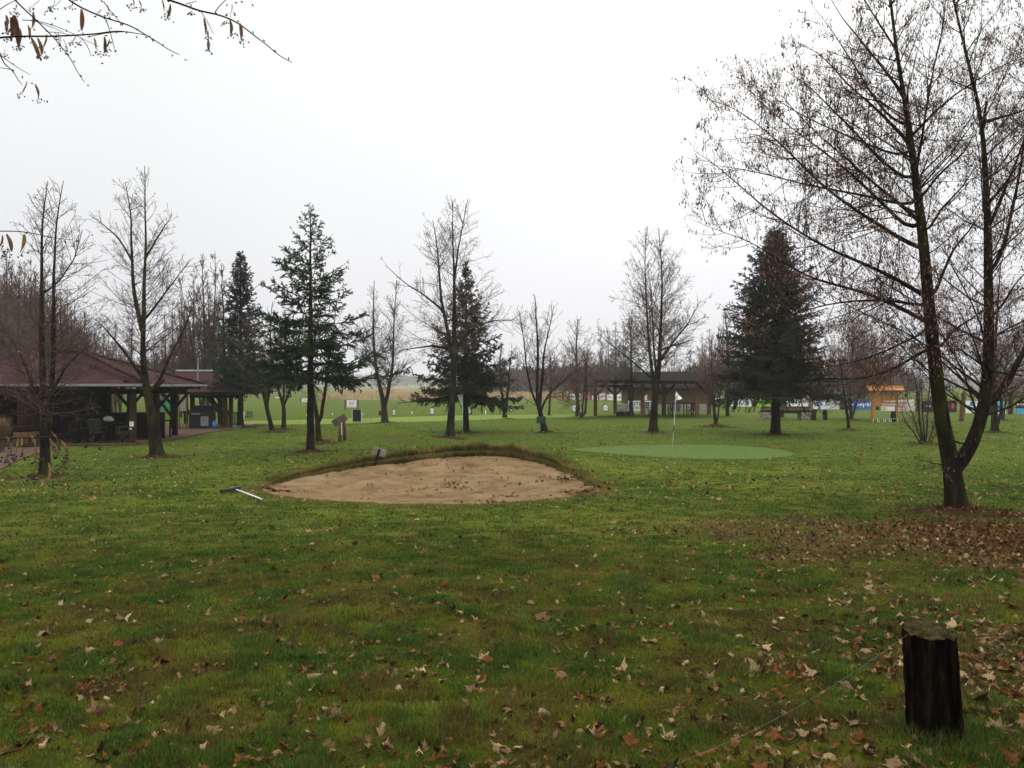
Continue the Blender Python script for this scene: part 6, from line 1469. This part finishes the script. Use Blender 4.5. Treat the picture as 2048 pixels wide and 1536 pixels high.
def leaf_M(x, y, s, r): 
    z = Hs(x, y) + .004 + .016 * r.random()
    return Matrix.Translation((x, y, z)) @ Matrix.Rotation(r.random() * 6.28, 4, 'Z') @ Matrix.Rotation(r.normal(0, .17), 4, 'X') @ Matrix.Rotation(r.normal(0, .17) + (math.pi if r.random() < .55 else 0), 4, 'Y') @ Matrix.Scale(s * 1.15, 4)
for j in order[:300]:
    c = [q for q in LM if q[0] == kk[j]]; q = c[rng.integers(len(c))]; o = bpy.data.objects.new('fallen_leaf', q[1]); COL.objects.link(o); o.matrix_world = leaf_M(x[j], y[j], size[j], rng)
    tag(o, KINDS_[q[0]][0], 'leaf', KINDS_[q[0]][1])
lit = Acc()
def litter(x, y, s, ks, flat=.24, lift=.004):
    m = len(x); z = H(x, y) + lift + .018 * rng.random(m)
    for vi, (ki, me, V0, F0, cc) in enumerate(LM):
        c = sum(1 for q in LM if q[0] == ki); sel = np.where((ks == ki) & (np.arange(m) % c == vi % c))[0]
        if not len(sel): continue
        k = len(sel); az = rng.random(k) * 6.28; tx = np.clip(rng.normal(0, flat, k), -.8, .8); ty = np.clip(rng.normal(0, flat, k), -.8, .8); sg = np.where(rng.random(k) < .55, -1, 1)
        P = V0[None] * (s[sel] * 1.15)[:, None, None]; P = P * np.stack([np.ones(k), np.ones(k), sg], -1)[:, None]
        X = P[..., 0] * np.cos(az)[:, None] - P[..., 1] * np.sin(az)[:, None]; Y = P[..., 0] * np.sin(az)[:, None] + P[..., 1] * np.cos(az)[:, None]; Z = P[..., 2] + X * np.tan(tx)[:, None] + Y * np.tan(ty)[:, None]
        V = np.stack([X + x[sel][:, None], Y + y[sel][:, None], Z + z[sel][:, None]], -1).reshape(-1, 3); nv = len(V0); off = (np.arange(k) * nv)[:, None]
        f3 = np.array([f for f in F0 if len(f) == 3]); f4 = np.array([f for f in F0 if len(f) == 4])
        C = np.repeat(cc[None] * rng.uniform(.6, 1.3, (k, 1)), nv, 0)
        lit.V.append(V); lit.C.append(C); lit.F[3].append((f3[None] + off[:, None]).reshape(-1, 3) + lit.n); lit.F[4].append((f4[None] + off[:, None]).reshape(-1, 4) + lit.n); lit.n += len(V)
j = order[300:]; litter(x[j], y[j], size[j], kk[j])
# small crumbs of leaf everywhere on the near lawn
n = 90000; yy = 2.5 * (20 / 2.5) ** rng.random(n); xx = (rng.random(n) * 2 - 1) * .70 * yy
ok = rng.random(n) < (.12 + .75 * brown_mask(xx, yy)) * .55; xx, yy = xx[ok], yy[ok]; litter(xx, yy, rng.uniform(.02, .055, len(xx)), rng.choice(4, len(xx), p=[.16, .34, .2, .30]), .5, .012)
# pile of brown leaves under the large tree and in the bunker corners
n = 7500; a = rng.random(n) * 6.28; r = np.abs(rng.normal(0, 1, n)); xx = GB[0] + 1.15 + np.cos(a) * r * 1.35; yy = GB[1] + .2 + np.sin(a) * r * 1.25
litter(xx, yy, rng.uniform(.03, .075, n), rng.choice(4, n, p=[.06, .50, .12, .32]), .4, .01)
for (bx, by, rx, ry, m_) in [(*hit_plane(1172, 982), .55, .35, 330), (*hit_plane(1130, 965), .6, .4, 120), (*hit_plane(548, 978), .5, .35, 160), (*hit_plane(985, 998), .5, .15, 40), (*hit_plane(1020, 985), .6, .2, 45), (*hit_plane(900, 970), 2.6, 2.2, 150), (*hit_plane(900, 945), 4, 3, 110), (*hit_plane(1345, 1068), 1.3, .7, 60)]:
    a = rng.random(m_) * 6.28; r = np.abs(rng.normal(0, .6, m_)); xx = bx + np.cos(a) * r * rx; yy = by + np.sin(a) * r * ry; z_ = sand_z(xx, yy) - H(xx, yy)
    litter(xx, yy, rng.uniform(.03, .09, m_), rng.choice(4, m_, p=[.15, .40, .1, .35]), .4, float(np.median(z_)) + .02)
# rings of leaves under the other trees
for rx, ry, rr in RINGS:
    if ry > 50: continue
    m_ = int(150 * rr * (1 if ry > 15 else 1.6)); a = rng.random(m_) * 6.28; r = np.abs(rng.normal(0, .8, m_)) * rr; litter(rx + np.cos(a) * r, ry + np.sin(a) * r, rng.uniform(.04, .09, m_), rng.choice(4, m_, p=[.12, .5, .13, .25]), .4, .01)
# sparse leaves on the middle lawn
n = 4200; yy = 14 * (50 / 14) ** rng.random(n); xx = (rng.random(n) * 2 - 1) * .66 * yy; ins, dm, zo = bunker(xx, yy); k = ~ins & (xx > -14) & ~poly_in(xx, yy, np.array(PG)); xx, yy = xx[k], yy[k]
litter(xx, yy, rng.uniform(.05, .11, len(xx)), rng.choice(4, len(xx), p=[.35, .35, .15, .15]), .35, .03)
mk_obj('leaf_litter', lit.mesh('leaf_litter', False), None, M['dryleaf'])
tag(bpy.data.objects['leaf_litter'], 'scattered dead brown leaves and crumbs over the lawn', 'leaf litter', kind='stuff')
build_lawn(); build_sand()
sheet('putting_green', PG, .012, M['green'], 'smooth bright green oval putting green')
sheet('tee_strip', TEE, .012, M['tee'], 'long pale green mown strip across the lawn')
build_grass()
